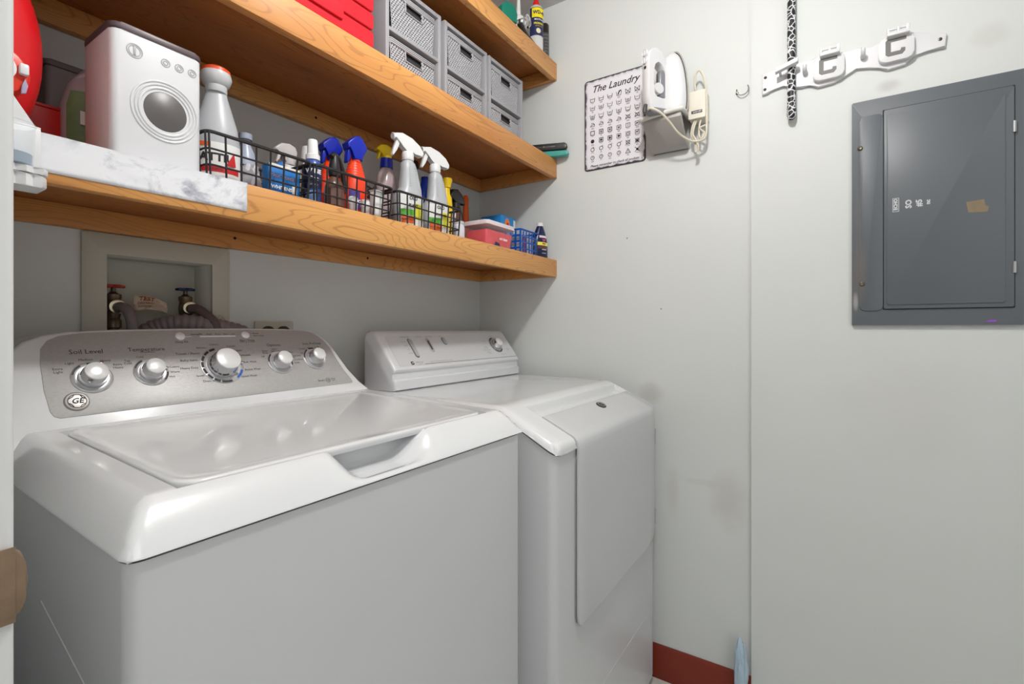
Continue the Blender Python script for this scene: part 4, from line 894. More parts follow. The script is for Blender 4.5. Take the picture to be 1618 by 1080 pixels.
def drawer(z):
    w0, w1, hh = .0760, .0845, .108; cx = UW / 2
    d = MB().box(cx - w0 + .002, cx + w0 - .002, .016, UD - .02, z, z + hh - .006).build('drawer', inn_m, proto)
    def Wd(v): return w0 + (w1 - w0) * v / hh
    nxc, nzc = 19, 15; lat = MB(); zt = hh - .016; yf, yb = .0085, .0105
    def pt(u, v, y): return Vector((cx + (2 * u - 1) * Wd(v * zt), y, z + v * zt))
    hu0, hu1, hv = .30, .72, .72
    for j in range(nzc):
        for i in range(-1, nxc):
            o_ = .5 if j % 2 else 0
            u0, u1 = max(0, (i + o_) / nxc), min(1, (i + 1 + o_) / nxc); v0, v1 = j / nzc, (j + 1) / nzc
            if u1 - u0 < .001: continue
            if u0 > hu0 and u1 < hu1 and v0 > hv: continue
            co_ = [(u0, v0), (u1, v0), (u1, v1), (u0, v1)]; uc, vc = (u0 + u1) / 2, (v0 + v1) / 2
            inn_ = [(uc + (u - uc) * .58, vc + (v - vc) * .58) for u, v in co_]
            A = [lat.bm.verts.new(pt(*p, yf)) for p in co_]; B = [lat.bm.verts.new(pt(*p, yf - .0006)) for p in inn_]; D = [lat.bm.verts.new(pt(*p, yb + .002)) for p in inn_]
            for q in range(4):
                r_2 = (q + 1) % 4; lat.bm.faces.new((A[q], A[r_2], B[r_2], B[q])); lat.bm.faces.new((B[q], B[r_2], D[r_2], D[q]))
    o = lat.build('woven_front', dg, d, smooth=0, fix=False); o['kind'] = 'stuff'
    rb = MB()
    for k, zz in enumerate((hh - .0145, hh - .0095, hh - .0045)):
        s_ = [1, 1, 1.0][k]; rb.tube([Vector((cx - Wd(zz) - .001, .03, z + zz)), Vector((cx - Wd(zz) - .001, .010, z + zz)), Vector((cx - Wd(zz) + .004, .0065, z + zz)), Vector((cx + Wd(zz) - .004, .0065, z + zz)), Vector((cx + Wd(zz) + .001, .010, z + zz)), Vector((cx + Wd(zz) + .001, .03, z + zz))], .0022, 6)
    rb.box(cx - Wd(hh) + .003, cx + Wd(hh) - .003, .0072, .0102, z + hh - .017, z + hh - .003)
    rb.build('rim', dg, d)
    hx0_, hx1_ = cx + (2 * hu0 - 1) * Wd(.08) + .003, cx + (2 * hu1 - 1) * Wd(.08) - .003; z0_, z1_ = z + hv * zt + .001, z + zt + .001
    MB().tube([Vector((hx0_, .0068, z1_)), Vector((hx0_ + .001, .0068, z0_ + .004)), Vector((hx0_ + .006, .0068, z0_)), Vector((hx1_ - .006, .0068, z0_)), Vector((hx1_ - .001, .0068, z0_ + .004)), Vector((hx1_, .0068, z1_))], .0018, 6, 2).build('handle_opening', dg, d)
drawer(.0095); drawer(.1375)
dup(proto, (1.0745, .930, ZM), 0, 'grey plastic two-drawer unit in the middle of the row of three')
dup(proto, (1.2915, .930, ZM), 0, 'grey plastic two-drawer unit nearest the right wall')
# knives on the end of the middle shelf
def knife(nm, label, loc, m, rz, L):
    t = thing(nm, label, 'utility knife', loc, rz)
    MB().prism([(-L / 2, .0), (L / 2 - .012, .0), (L / 2 - .004, .003), (L / 2, .010), (L / 2 - .002, .020), (L / 2 - .010, .025), (-L / 2, .025)], -.010, .010, 'xz', .003, 3).build('body', m, t)
    return t
kb = knife('utility_knife', 'black handled cutter resting over the right end of the middle shelf', (1.575, .862, ZM + .0210), black_pl, R(-70), .13)
MB().lathe([(.0035, 0), (.003, .001), (0, .0012)], 12, M=Matrix.Translation((-.02, -.010, .013)) @ Matrix.Rotation(R(90), 4, 'X')).build('rivet', mat('screw_steel', (120, 112, 100)), kb)
MB().box(-.045, .02, -.0106, -.0096, .010, .015, .0004).build('slider_slot', dkgrey, kb)
kt = knife('utility_knife', 'teal handled cutter under the black one at the middle shelf end', (1.581, .862, ZM + .0002), P_('teal_plastic', (58, 150, 140), .35), R(-70), .135)
for o in kt.children: o.scale = (1, 1, .80)
MB().lathe([(.006, 0), (.0055, .0008), (.004, .0008)], 14, M=Matrix.Translation((.052, -.0102, .010)) @ Matrix.Rotation(R(90), 4, 'X')).build('hang_ring', P_('teal_plastic', (58, 150, 140)), kt)

# ================================================================ top shelf
t = thing('glue_bottle', 'green capped glue bottle on the topmost shelf', 'bottle', (1.352, .900, ZT), R(-20))
MB().box(-.026, .026, -.014, .014, 0, .030, .004, 3).build('body', P_('dark_green_plastic', (30, 60, 40), .35), t)
MB().prism([(-.030, .030), (.030, .030), (.033, .060), (.020, .088), (-.014, .090), (-.032, .070)], -.016, .016, 'xz', .005, 3).build('cap', P_('teal_green_plastic', (20, 120, 100), .3), t)
t = simple_bottle('sealant_tube', 'white tube with long nozzle on the topmost shelf', 'tube', (1.478, .935, ZT), [(.021, 0), (.022, .002), (.022, .115), (.018, .124), (.008, .128), (.006, .19), (0, .191)], white_pl)
t = thing('water_gun_nozzle', 'black and chrome hose nozzle lying in front of the white tube', 'nozzle', (1.437, .886, ZT))
MB().tube([(.052, 0, .016), (.0, 0, .028), (-.030, 0, .052)], .012, 12, 5, rr=lambda q: .013 - .003 * q).build('handle', black_pl, t)
MB().lathe([(.013, 0), (.017, .006), (.017, .016), (.013, .022), (0, .022)], 18, M=Matrix.Translation((-.012, 0, .050)) @ Matrix.Rotation(R(-28), 4, 'Y')).build('collar', chrome, t)
MB().tube([(.004, -.012, .050), (.016, -.014, .064), (.012, -.013, .086), (-.004, -.010, .092)], .004, 8, 4).build('lever', chrome, t)
t = thing('spray_can', 'yellow and navy lubricant spray can with red top on the topmost shelf', 'spray can', (1.528, .892, ZT), R(-32))
MB().lathe([(0, 0), (.025, 0), (.0258, .002), (.0255, .004), (.0255, .160), (.0225, .167), (.018, .170), (.014, .174)], 28).build('body', P_('can_white', (216, 216, 214), .3, metal=.2), t)
MB().lathe([(.0125, 0), (.0125, .012), (.009, .020), (.009, .036), (0, .037)], 18, c=(0, 0, .172)).build('actuator', P_('can_red', (214, 30, 36), .35), t)
band(MB(), [(.0255, .058), (.0255, .1585)], -88, 88, 18, 1, 1, .0004).build('blue_label', label_n, t, fix=False)
band(MB(), [(.0255, .122), (.0255, .156)], -62, 62, 14, 1, 1, .0009).build('yellow_shield', P_('label_yellow_bright', (242, 222, 30)), t, fix=False)
band(MB(), [(.0255, .050), (.0255, .166)], 89, 108, 4, 1, 1, .0009).build('red_stripe', P_('can_red', (214, 30, 36)), t, fix=False)
MB().text('WD-40', .0165, wrap(.0255, 1, 1, .139, .0014), bold=.0007, width=.88).build('lettering', label_n, t, smooth=0, fix=False)
MB().text('MULTI-USE', .0075, wrap(.0255, 1, 1, .114, .0012), bold=.0002).build('lettering', ink_w, t, smooth=0, fix=False)
MB().text('PRODUCT', .0095, wrap(.0255, 1, 1, .100, .0012), bold=.0003, width=.9).text('with Smart Straw', .0045, wrap(.0255, 1, 1, .091, .0012)).build('lettering', P_('label_yellow_bright', (242, 222, 30)), t, smooth=0, fix=False)
MB().lathe([(.009, 0), (.009, .0005), (0, .0006)], 18, M=Matrix.Translation((-.004, -.0258, .074)) @ Matrix.Rotation(R(90), 4, 'X')).build('round_print', P_('print_cream', (224, 216, 180)), t)
t = simple_bottle('spray_can', 'slim black spray can against the right wall on the topmost shelf', 'spray can', (1.586, .890, ZT), [(.0165, 0), (.017, .002), (.017, .100), (.015, .104)], P_('can_charcoal', (74, 74, 74), .4))
MB().lathe([(.0165, 0), (.0165, .030), (.014, .034), (0, .034)], 20, c=(0, 0, .104)).build('cap', P_('can_cap_black', (40, 32, 28), .35), t)
lt = MB()
for k, s_ in enumerate(('SATIN', 'PAINT', 'primer', 'indoor', 'outdoor', 'fast dry', 'covers')): lt.text(s_, .009 if k < 2 else .006, wrap(.017, 1, 1, .092 - k * .012))
lt.build('lettering', P_('ink_grey_light', (150, 150, 150)), t, rot=(0, 0, R(-32)), smooth=0, fix=False)

# ================================================================ water supply box
bx_m = P_('box_cream_paint', (196, 194, 182), .55, bump=.15, bscale=120)
t = thing('water_supply_box', 'cream recessed water supply box set in the back wall above the washer', 'supply box', (0, 0, 0))
fx0, fx1, fz0, fz1 = .3385, .6155, 1.060, 1.3335
b = MB()
o1 = rrect(fx0, fx1, fz0, fz1, .006, 3); i1 = rrect(hx0 + .002, hx1 - .002, hz0 + .002, hz1 - .002, .002, 3)
b.rings([[Vector((x, YB - .0005, z)) for x, z in o1], [Vector((x, YB - .005, z)) for x, z in o1], [Vector((x, YB - .007, z)) for x, z in inset(o1, .002)] if 0 else [Vector((x, YB - .0065, z)) for x, z in rrect(fx0 + .0015, fx1 - .0015, fz0 + .0015, fz1 - .0015, .006, 3)], [Vector((x, YB - .0065, z)) for x, z in i1], [Vector((x, YB + .001, z)) for x, z in i1]], cap0=False, cap1=False)
b.build('face_frame', bx_m, t)
b = MB(); Dp = 1.297
b.rings([[Vector((x, y, z)) for x, z in ((hx0 + .001, hz0 + .001), (hx1 - .001, hz0 + .001), (hx1 - .001, hz1 - .001), (hx0 + .001, hz1 - .001))] for y in (YB + .001, Dp)], cap0=False)
o = b.build('recess_shell', bx_m, t); md = o.modifiers.new('solidify', 'SOLIDIFY'); md.thickness = .0008; md.offset = 1
vb = P_('valve_bronze', (112, 96, 80), .4, metal=.7, var=.2); hose_m = P_('hose_grey', (128, 118, 122), .5)
def valve(x, m, label, zc):
    t = thing('valve', label, 'valve', (x, 1.252, zc))
    MB().lathe([(.010, -.060), (.010, -.045), (.014, -.043), (.014, -.028), (.011, -.024), (.013, -.014), (.014, 0), (.012, .014), (.014, .018), (.014, .026), (.009, .028), (.0045, .032), (.004, .042)], 18).build('body', vb, t)
    MB().lathe([(.013, 0), (.014, .004), (.014, .020), (.0105, .022)], 18, M=Matrix.Rotation(R(90), 4, 'X')).build('outlet', vb, t)
    MB().lathe([(.0125, .0205), (.0145, .0210), (.0145, .0245), (.0125, .0250)], 20, M=Matrix.Rotation(R(90), 4, 'X')).build('outlet_ring', P_('brass_bright', (226, 214, 190), .2, metal=1), t)
    hp = []
    for i in range(40):
        a = 2 * pi * i / 40; r = .0165 + .0045 * cos(5 * a); hp.append((r * cos(a), r * sin(a) * .9))
    MB().prism(hp, .040, .046, 'xy', .002, 2).build('handle', m, t)
    return t
MB_h = MB()
v1 = valve(.402, P_('handle_red', (186, 44, 30), .4), 'water valve with red handle in the supply box', 1.189)
v2 = valve(.538, P_('handle_blue', (22, 34, 92), .35), 'water valve with dark blue handle in the supply box', 1.191)
tag(MB().tube([(.402, 1.228, 1.187), (.404, 1.214, 1.188), (.409, 1.196, 1.178), (.413, 1.188, 1.15), (.413, 1.187, 1.08), (.413, 1.187, 1.02)], .010, 14, 6).build('supply_hose', hose_m), 'grey hose running down from the red handled valve', 'hose')
tag(MB().tube([(.538, 1.226, 1.189), (.546, 1.212, 1.188), (.556, 1.192, 1.174), (.568, 1.176, 1.150), (.572, 1.174, 1.10), (.572, 1.176, 1.03)], .0105, 14, 6).build('supply_hose', P_('hose_brown', (104, 88, 88), .5)), 'brownish hose curving down from the blue handled valve', 'hose')
# corrugated drain hose
pts = [(.445, 1.255, 1.10), (.458, 1.25, 1.130), (.480, 1.242, 1.146), (.506, 1.225, 1.154), (.535, 1.205, 1.154), (.565, 1.190, 1.148), (.600, 1.187, 1.142), (.635, 1.187, 1.134), (.66, 1.187, 1.112), (.672, 1.187, 1.08)]
tag(MB().tube(pts, .02, 16, 14, rr=lambda q: .0185 + .0030 * (abs(sin(q * pi * 24))) - .004 * smst(.55, .8, q)).build('drain_hose', P_('hose_mauve', (142, 130, 134), .5), smooth=60), 'corrugated grey drain hose arching out of the supply box', 'hose')
tag(MB().tube([(.590 + .019 * cos(a) * .5, 1.195, 1.152 + .022 * sin(a)) for a in [2 * pi * i / 20 for i in range(20)]], .0022, 6, loop=True).build('cable_tie', P_('tie_cream', (196, 184, 168), .5)), 'pale loop tie around the hoses', 'tie')
# crumpled tag with printing
t = thing('paper_tag', 'crumpled paper tag printed with red-brown letters on the red handled valve', 'tag', (.462, 1.236, 1.196), 0)
b = MB(); N_ = 10
def tagp(u, v): 
    x = -.030 + .062 * u; z = .018 - .014 * u - .034 * v * (1 - .35 * u) + .006 * sin(u * 3); return Vector((x, .006 * noise.noise(Vector((u * 4, v * 4, 1))) + .002 * sin(u * 9 + v * 3), z))
b.rings([[tagp(i / N_, j / N_) for i in range(N_ + 1)] for j in range(N_ + 1)], closed=False)
o = b.build('paper', P_('paper_cream', (206, 186, 166), .7), t, smooth=20, fix=False); md = o.modifiers.new('solidify', 'SOLIDIFY'); md.thickness = .0004
b = MB()
def tg(u0, v0): 
    return lambda a, c: tagp(u0 + a / .062, v0 - c / .034 ) + Vector((0, -.0016, 0))
b.text('TEST', .013, tg(.38, .22), bold=.0004).text('DO NOT', .0075, tg(.36, .52)).text('REMOVE', .0065, tg(.32, .74))
b.build('lettering', P_('ink_rust', (150, 66, 40)), t, smooth=0, fix=False)
# outlet
t = thing('power_outlet', 'cream outlet plate on the back wall right of the supply box', 'outlet', (.729, YB, 1.123))
MB().prism(rrect(-.052, .052, -.040, .040, .003), -.006, -.0005, 'xz', .0015, 2).build('plate', P_('outlet_cream', (190, 186, 172), .5), t)
for x in (-.02, .022): MB().lathe([(.017, 0), (.017, .008), (.014, .010), (0, .010)], 22, M=Matrix.Translation((x, -.006, .010)) @ Matrix.Rotation(R(90), 4, 'X')).build('socket', P_('outlet_socket', (60, 56, 54), .5), t)
MB().tube([(.024, -.018, .010), (.031, -.028, .008), (.046, -.024, -.010), (.061, -.012, -.06), (.071, -.012, -.14)], .0035, 8, 5).build('cord', black_pl, t, label='black plugged-in cord')

# ================================================================ right wall
# frame for wall things: local x = towards the camera side (-y), local y = up, local z = out of the wall (-x)
def WM(x, y, z): return Matrix(((0, 0, -1, x), (-1, 0, 0, y), (0, 1, 0, z), (0, 0, 0, 1)))
WR = WM(0, 0, 0).to_euler()
def wthing(name, label, cat, x, y, z):
    return thing(name, label, cat, (x, y, z))
def wp(mb, name, m, par, **k):
    mb.xf(WM(0, 0, 0)); return mb.build(name, m, par, **k)
# laundry symbols sign
t = wthing('laundry_sign', 'white metal sign of laundry care symbols with worn black edge', 'sign', XW - .0015, .6315, 1.865)
sw, shh = .111, .160
wp(MB().prism(rrect(-sw, sw, -shh, shh, .010, 5), 0, .0015, 'xy', .0005, 1), 'rim', P_('sign_black', (44, 42, 46), .45), t)
def signface():
    m = bpy.data.materials.new('sign_face'); m.use_nodes = True; nt = m.node_tree; N = nt.nodes; L = nt.links; b = N['Principled BSDF']; b.inputs['Roughness'].default_value = .35
    tc = N.new('ShaderNodeTexCoord'); sp_ = N.new('ShaderNodeSeparateXYZ'); L.new(tc.outputs['Object'], sp_.inputs[0])
    def edge(out, h):
        a = N.new('ShaderNodeMath'); a.operation = 'ABSOLUTE'; L.new(out, a.inputs[0]); s_ = N.new('ShaderNodeMath'); s_.operation = 'SUBTRACT'; s_.inputs[0].default_value = h; L.new(a.outputs[0], s_.inputs[1]); return s_.outputs[0]
    mn = N.new('ShaderNodeMath'); mn.operation = 'MINIMUM'; L.new(edge(sp_.outputs['Y'], sw), mn.inputs[0]); L.new(edge(sp_.outputs['Z'], shh), mn.inputs[1])
    nz = N.new('ShaderNodeTexNoise'); nz.inputs['Scale'].default_value = 45; nz.inputs['Detail'].default_value = 6; L.new(tc.outputs['Object'], nz.inputs['Vector'])
    k = N.new('ShaderNodeMath'); k.operation = 'MULTIPLY_ADD'; k.inputs[1].default_value = -.020; k.inputs[2].default_value = .0065; L.new(nz.outputs['Fac'], k.inputs[0])
    a = N.new('ShaderNodeMath'); a.operation = 'ADD'; L.new(mn.outputs[0], a.inputs[0]); L.new(k.outputs[0], a.inputs[1])
    r = ramp(nt, a.outputs[0], [(.0, lin((74, 70, 82))), (.0015, lin((150, 146, 160))), (.004, lin((216, 214, 222))), (.012, lin((230, 229, 234)))])
    L.new(r.outputs[0], b.inputs['Base Color']); return m
wp(MB().prism(rrect(-sw + .003, sw - .003, -shh + .003, shh - .003, .008, 5), .0012, .0020, 'xy'), 'face', signface(), t)
for x, y in ((-sw + .010, shh - .010), (sw - .010, shh - .010), (-sw + .010, -shh + .010), (sw - .010, -shh + .010)):
    wp(MB().lathe([(.0035, .0015), (.003, .0032), (0, .0038)], 12, c=(x, y, 0)), 'screw', chrome, t)
ik = P_('sign_ink', (40, 38, 44), .5)
zt_ = .0024
b = MB().text('The Laundry', .034, lambda a, c: Vector((a + .002, c + .124, zt_)), shear=.35, bold=.0004, width=.98)
wp(b, 'lettering', ik, t, smooth=0, fix=False)
b = MB().text('Please remember to check all pockets', .0115, lambda a, c: Vector((a, c - .146, zt_)), shear=.35, bold=.0002)
wp(b, 'lettering', ik, t, smooth=0, fix=False)
def stroke(mb, pts, w_=.0009, closed=False):
    P = [Vector((p[0], p[1], 0)) for p in pts]; n = len(P)
    for i in range(n if closed else n - 1):
        a, c = P[i], P[(i + 1) % n]; d = (c - a); 
        if d.length < 1e-6: continue
        nn = Vector((-d.y, d.x, 0)).normalized() * w_; e = d.normalized() * w_ * .6
        mb.poly([tuple(q + Vector((0, 0, zt_))) for q in (a - nn - e, c - nn + e, c + nn + e, a + nn - e)])
def circ(cx, cy, r, n=14): return [(cx + r * cos(2 * pi * i / n), cy + r * sin(2 * pi * i / n)) for i in range(n)]
rnd = random.Random(3)
sym = MB(); cap_ = MB()
for rr_ in range(8):
    for c_ in range(6):
        cx = -.080 + c_ * .0325; cy = .088 - rr_ * .0292; s_ = .0082
        tub = [(-s_ * 1.1, s_ * .8), (-s_ * .85, -s_ * .8), (s_ * .85, -s_ * .8), (s_ * 1.1, s_ * .8)]
        o_ = lambda P: [(cx + a, cy + b_) for a, b_ in P]
        if rr_ < 3:
            stroke(sym, o_(tub)); 
            if rr_ == 0 and c_ in (0, 1, 2): stroke(sym, o_([(-s_ * .8, s_ * (.45 - .3 * c_)), (s_ * .8, s_ * (.45 - .3 * c_))]))
            if rr_ == 0 and c_ == 3: stroke(sym, o_([(-s_ * .3, -s_ * .3), (s_ * .2, s_ * .9), (s_ * .9, s_ * 1.1)]), .0022)
            if rr_ == 0 and c_ > 3: stroke(sym, o_([(-s_, -s_), (s_, s_)])); stroke(sym, o_([(-s_, s_), (s_, -s_)]))
            if rr_ > 0:
                for q in range(1 + (c_ + rr_) % 3): stroke(sym, o_([(-s_ * .5, s_ * (.3 - q * .35)), (s_ * .5, s_ * (.3 - q * .35))]), .0007)
            if rr_ == 2: stroke(sym, o_([(-s_ * .9, -s_ * 1.1), (s_ * .9, -s_ * 1.1)]), .0005)
        elif rr_ == 3:
            if c_ < 4:
                stroke(sym, o_([(-s_, -s_ * .6), (s_ * .9, -s_ * .6), (s_ * .9, s_ * .1), (s_ * .3, s_ * .7), (-s_ * .5, s_ * .7)])); stroke(sym, o_([(-s_, -s_ * .6), (-s_ * .4, s_ * .1), (s_ * .9, s_ * .1)]))
            else: stroke(sym, o_([(-s_, -s_), (s_, s_)])); stroke(sym, o_([(-s_, s_), (s_, -s_)])); stroke(sym, o_([(-s_, -s_ * .5), (s_, -s_ * .5), (s_ * .6, s_ * .6), (-s_ * .5, s_ * .6)]), closed=True)
        elif rr_ in (4, 5):
            if rr_ == 5 and c_ == 0: sym.poly([(p[0], p[1], zt_) for p in circ(cx, cy, s_ * .85)])
            else:
                stroke(sym, o_([(-s_ * .85, -s_ * .85), (s_ * .85, -s_ * .85), (s_ * .85, s_ * .85), (-s_ * .85, s_ * .85)]), .0012 if c_ < 3 else .0009, True)
                if c_ in (1, 2, 3): stroke(sym, circ(cx, cy, s_ * .30, 8), .0012 if rr_ == 4 else .0018, True)
                if c_ == 4: stroke(sym, o_([(0, -s_ * .5), (0, s_ * .5)]) if rr_ == 4 else circ(cx, cy, s_ * .5), closed=rr_ == 5)
                if c_ == 5: stroke(sym, o_([(-s_ * .5, -s_ * .2), (s_ * .5, s_ * .4)]), .0014); stroke(sym, o_([(-s_ * .5, s_ * .4), (s_ * .5, -s_ * .3)]), .0008)
        else:
            if c_ < 4 or (rr_ == 6): stroke(sym, circ(cx, cy, s_ * .78), .0010, True)
            if rr_ == 7 and c_ < 4: stroke(sym, o_([(0, s_ * .4), (0, 0), (s_ * .3, 0)]), .0008)
            if rr_ == 6 and c_ in (0, 1, 2, 3): stroke(sym, o_([(s_ * .5, s_ * .6), (s_ * (.4 + .3 * c_ % 1), s_ * 1.1)]), .001)
            if c_ == 4 and rr_ == 7: stroke(sym, o_([(-s_, -s_ * .8), (s_, -s_ * .8), (0, s_)]), .0010, True); stroke(sym, o_([(0, -s_ * .3), (0, s_ * .3)]))
            if c_ == 5 or (rr_ == 6 and c_ == 4): stroke(sym, o_([(-s_, -s_), (s_, s_)])); stroke(sym, o_([(-s_, s_), (s_, -s_)]))
            if c_ == 5: sym.poly([(p[0], p[1], zt_) for p in circ(cx, cy, s_ * .5)])
        wd_ = .006 + rnd.random() * .006
        for q in range(1 + (rr_ * 7 + c_) % 2): cap_.poly([(cx - wd_ / 2 + a * wd_, cy - s_ * 1.45 - q * .0032 + b_ * .0014, zt_) for a, b_ in ((0, 0), (1, 0), (1, 1), (0, 1))])
o = wp(sym, 'care_symbols', ik, t, smooth=0, fix=False); o['kind'] = 'stuff'
o = wp(cap_, 'caption_lines', P_('caption_grey', (120, 118, 124), .5), t, smooth=0, fix=False); o['kind'] = 'stuff'

# --- iron in its wall holder (local x = right in the photo, y = up, z = out from the wall)
iw = P_('iron_white', (222, 222, 224), .22, coat=.3); ig = P_('iron_grey', (134, 134, 140), .3)
t = wthing('iron_holder', 'grey-white wall bracket under the iron', 'bracket', XW - .001, .440, 1.765)
hold_m = P_('holder_taupe', (168, 164, 160), .45); hold_w = P_('holder_white', (214, 212, 206), .4)
wp(MB().prism(rrect(-.060, .062, -.050, .085, .006), 0, .006, 'xy', .002, 2), 'back_plate', hold_m, t)
wp(MB().prism([(.006, .000), (.006, -.052), (.030, -.045), (.040, -.042), (.104, .020), (.104, .034), (.098, .034), (.036, -.030), (.012, -.036)], -.0575, .0595, 'yz', .002, 2, M=Matrix(((1, 0, 0, 0), (0, 0, 1, 0), (0, 1, 0, 0), (0, 0, 0, 1)))), 'cradle', hold_m, t)
wp(MB().tube([(-.063, .036, .012), (-.063, .033, .095), (-.050, .032, .110), (0, .036, .112), (.050, .040, .108), (.063, .040, .095), (.063, .042, .012)], .0075, 10, 4), 'rim', hold_w, t, label='white rolled rim')
wp(MB().lathe([(.004, .006), (.0035, .008), (0, .0085)], 14, c=(-.044, -.030, 0)), 'screw', black_pl, t)
wp(MB().box(-.050, .058, -.0515, -.0485, .006, .012, .001), 'slot', dkgrey, t)
MI = Matrix.Translation((.020, -.012, .034)) @ Matrix.Rotation(R(-30), 4, 'Y') @ Matrix.Diagonal((1, .955, 1, 1))
def wi(mb, name, m, par, **k):
    mb.xf(MI); return wp(mb, name, m, par, **k)
t = wthing('clothes_iron', 'white steam iron standing nose up in the wall holder', 'iron', XW - .010, .4300, 1.812)
def tear(k, grow=1, top=.218, wd=.056, z=0, n=36, bot=0):
    P = []
    for i in range(n):
        a = 2 * pi * i / n; u = (1 + sin(a)) / 2
        h = bot + (top - bot) * u; w_ = wd * math.sqrt(max(0, 1 - (max(0, u - .22) / .78) ** 1.9)) if u > .22 else wd * (.80 + .20 * math.sqrt(max(0, 1 - ((.22 - u) / .22) ** 2)))
        P.append(Vector((w_ * (1 if cos(a) > 0 else -1) * min(1, abs(cos(a)) * 3.0) ** .7, h, z)))
    return P
wi(MB().rings([tear(0, z=.004, top=.219), tear(0, z=.010, top=.222, wd=.058)]), 'soleplate', P_('sole_beige', (206, 202, 192), .3, metal=.2), t, smooth=30)
wi(MB().rings([tear(0, z=.010, top=.212, wd=.054), tear(0, z=.024, top=.214, wd=.056), tear(0, z=.034, top=.205, wd=.050), tear(0, z=.048, top=.190, wd=.036, bot=.004), tear(0, z=.058, top=.172, wd=.026, bot=.008)]), 'body', iw, t, smooth=50)
wi(MB().rings([tear(0, z=.010, top=.216, wd=.0555), tear(0, z=.0135, top=.2165, wd=.0565)]), 'seam_band', P_('iron_dark_seam', (84, 84, 90), .4), t)
# handle arch in profile (height, distance from wall) swept in width
h1 = [(.0, .050), (.0, .122), (.010, .128), (.150, .128), (.198, .120), (.206, .108), (.204, .090), (.186, .070), (.168, .055)]
Mh = Matrix(((0, 1, 0, 0), (1, 0, 0, 0), (0, 0, 1, 0), (0, 0, 0, 1)))
b = MB(); hs = .015
# handle grip, front post, rear post as one arched loop with a hand opening
outer = [(.004, .046), (.002, .080), (.004, .112), (.012, .122), (.060, .126), (.150, .127), (.186, .122), (.202, .110), (.206, .096), (.198, .078), (.182, .062), (.160, .048)]
inner = [(.052, .055), (.050, .075), (.052, .092), (.060, .101), (.095, .104), (.135, .103), (.152, .098), (.160, .088), (.158, .078), (.150, .069), (.136, .061), (.120, .055)]
loops = []
for xx, so in ((-hs, .94), (-hs * .8, 1), (hs * .8, 1), (hs, .94)):
    loops.append([Vector((xx, h * 1.0 if so == 1 else .104 + (h - .104) * .985, d if so == 1 else .086 + (d - .086) * .94)) for h, d in outer])
inn_l = [[Vector((xx, .105 + (h - .105) * (1 if so == 1 else 1.03), .080 + (d - .080) * (1 if so == 1 else 1.08))) for h, d in inner] for xx, so in ((-hs, .94), (-hs * .8, 1), (hs * .8, 1), (hs, .94))]
V = [[b.bm.verts.new(p) for p in l] for l in loops]; I = [[b.bm.verts.new(p) for p in l] for l in inn_l]; n = 12
for A, B in ((V[0], V[1]), (V[1], V[2]), (V[2], V[3]), (V[3], I[3]), (I[3], I[2]), (I[2], I[1]), (I[1], I[0]), (I[0], V[0])):
    for i in range(n): j = (i + 1) % n; b.bm.faces.new((A[i], A[j], B[j], B[i]))
wi(b, 'handle', iw, t, smooth=50)
wi(MB().rings([[Vector((x, y, z)) for x, y in rrect(-w_, w_, y0, y1, .008, 4)] for w_, y0, y1, z in ((.012, .050, .150, .056), (.0125, .050, .150, .060), (.011, .056, .140, .074), (.006, .062, .130, .078))]), 'water_tank', P_('tank_grey', (128, 128, 134), .15, coat=.5), t, smooth=50)
for y, r in ((.186, .0110), (.162, .0115)):
    wi(MB().lathe([(r, 0), (r, .006), (r * .85, .008), (r * .8, .0065), (0, .0065)], 22, c=(0, y, .1235)).box(-.0012, .0012, y - r * .75, y + r * .75, .129, .1320), 'dial', iw, t)
wi(MB().box(-.0045, .0045, .136, .145, .1262, .1285, .001), 'spray_button', black_pl, t)
wi(MB().lathe([(.017, -.0135), (.018, -.010), (.018, .010), (.017, .0135), (0, .0135)], 22, M=Matrix.Translation((0, .080, .082)) @ Matrix.Rotation(R(90), 4, 'Y')), 'steam_dial', iw, t)
wi(MB().rings([[Vector((x, y, z)) for x, y in rrect(-w_, w_, y0, y1, .004, 3)] for w_, y0, y1, z in ((.030, -.004, .012, .020), (.026, -.005, .014, .060), (.016, -.004, .016, .100), (.013, -.002, .018, .118))]), 'heel', ig, t, smooth=50)
wi(MB().tube([(0, .022, .124), (0, .008, .129), (0, -.004, .128)], .006, 10, 3), 'cord_sleeve', dkgrey, t)
cord_m = P_('cord_cream', (214, 206, 188), .45)
wp(MB().tube([(-.034, -.008, .146), (-.022, -.009, .150), (0, -.022, .140), (.022, -.048, .118), (.040, -.075, .085), (.070, -.094, .050), (.100, -.092, .038), (.110, -.075, .036), (.112, -.02, .036), (.110, .055, .034), (.106, .085, .034), (.098, .112, .034), (.088, .124, .034), (.078, .112, .034), (.076, .085, .034), (.080, .062, .036)], .0034, 8, 6), 'cord', cord_m, t, label='cream power cord looping beside the bracket')
for dx, dz in ((0, 0), (.006, .004)):
    wp(MB().tube([(.078 + dx, -.022, .034), (.070 + dx, -.045, .036), (.066 + dx, -.070, .036 + dz), (.074 + dx, -.088, .036 + dz), (.082 + dx, -.112, .034 + dz), (.078 + dx, -.125, .034)], .0028, 8, 5), 'cord', cord_m, t)
wp(MB().tube([(.096, -.022, .034), (.090, -.050, .036), (.090, -.080, .036), (.098, -.086, .036), (.104, -.070, .034), (.092, -.056, .040), (.110, -.048, .034)], .0028, 8, 5), 'cord', cord_m, t)
t = wthing('cord_box', 'cream plug-in timer box with small dark label right of the iron', 'plug box', XW - .0005, .345, 1.828)
wp(MB().prism(rrect(-.025, .025, -.042, .042, .003), 0, .056, 'xy', .002, 2), 'body', P_('cream_box', (222, 216, 202), .4), t)
wp(MB().box(-.016, .016, -.027, -.018, .0555, .0568, .0004), 'front_label', dkgrey, t)
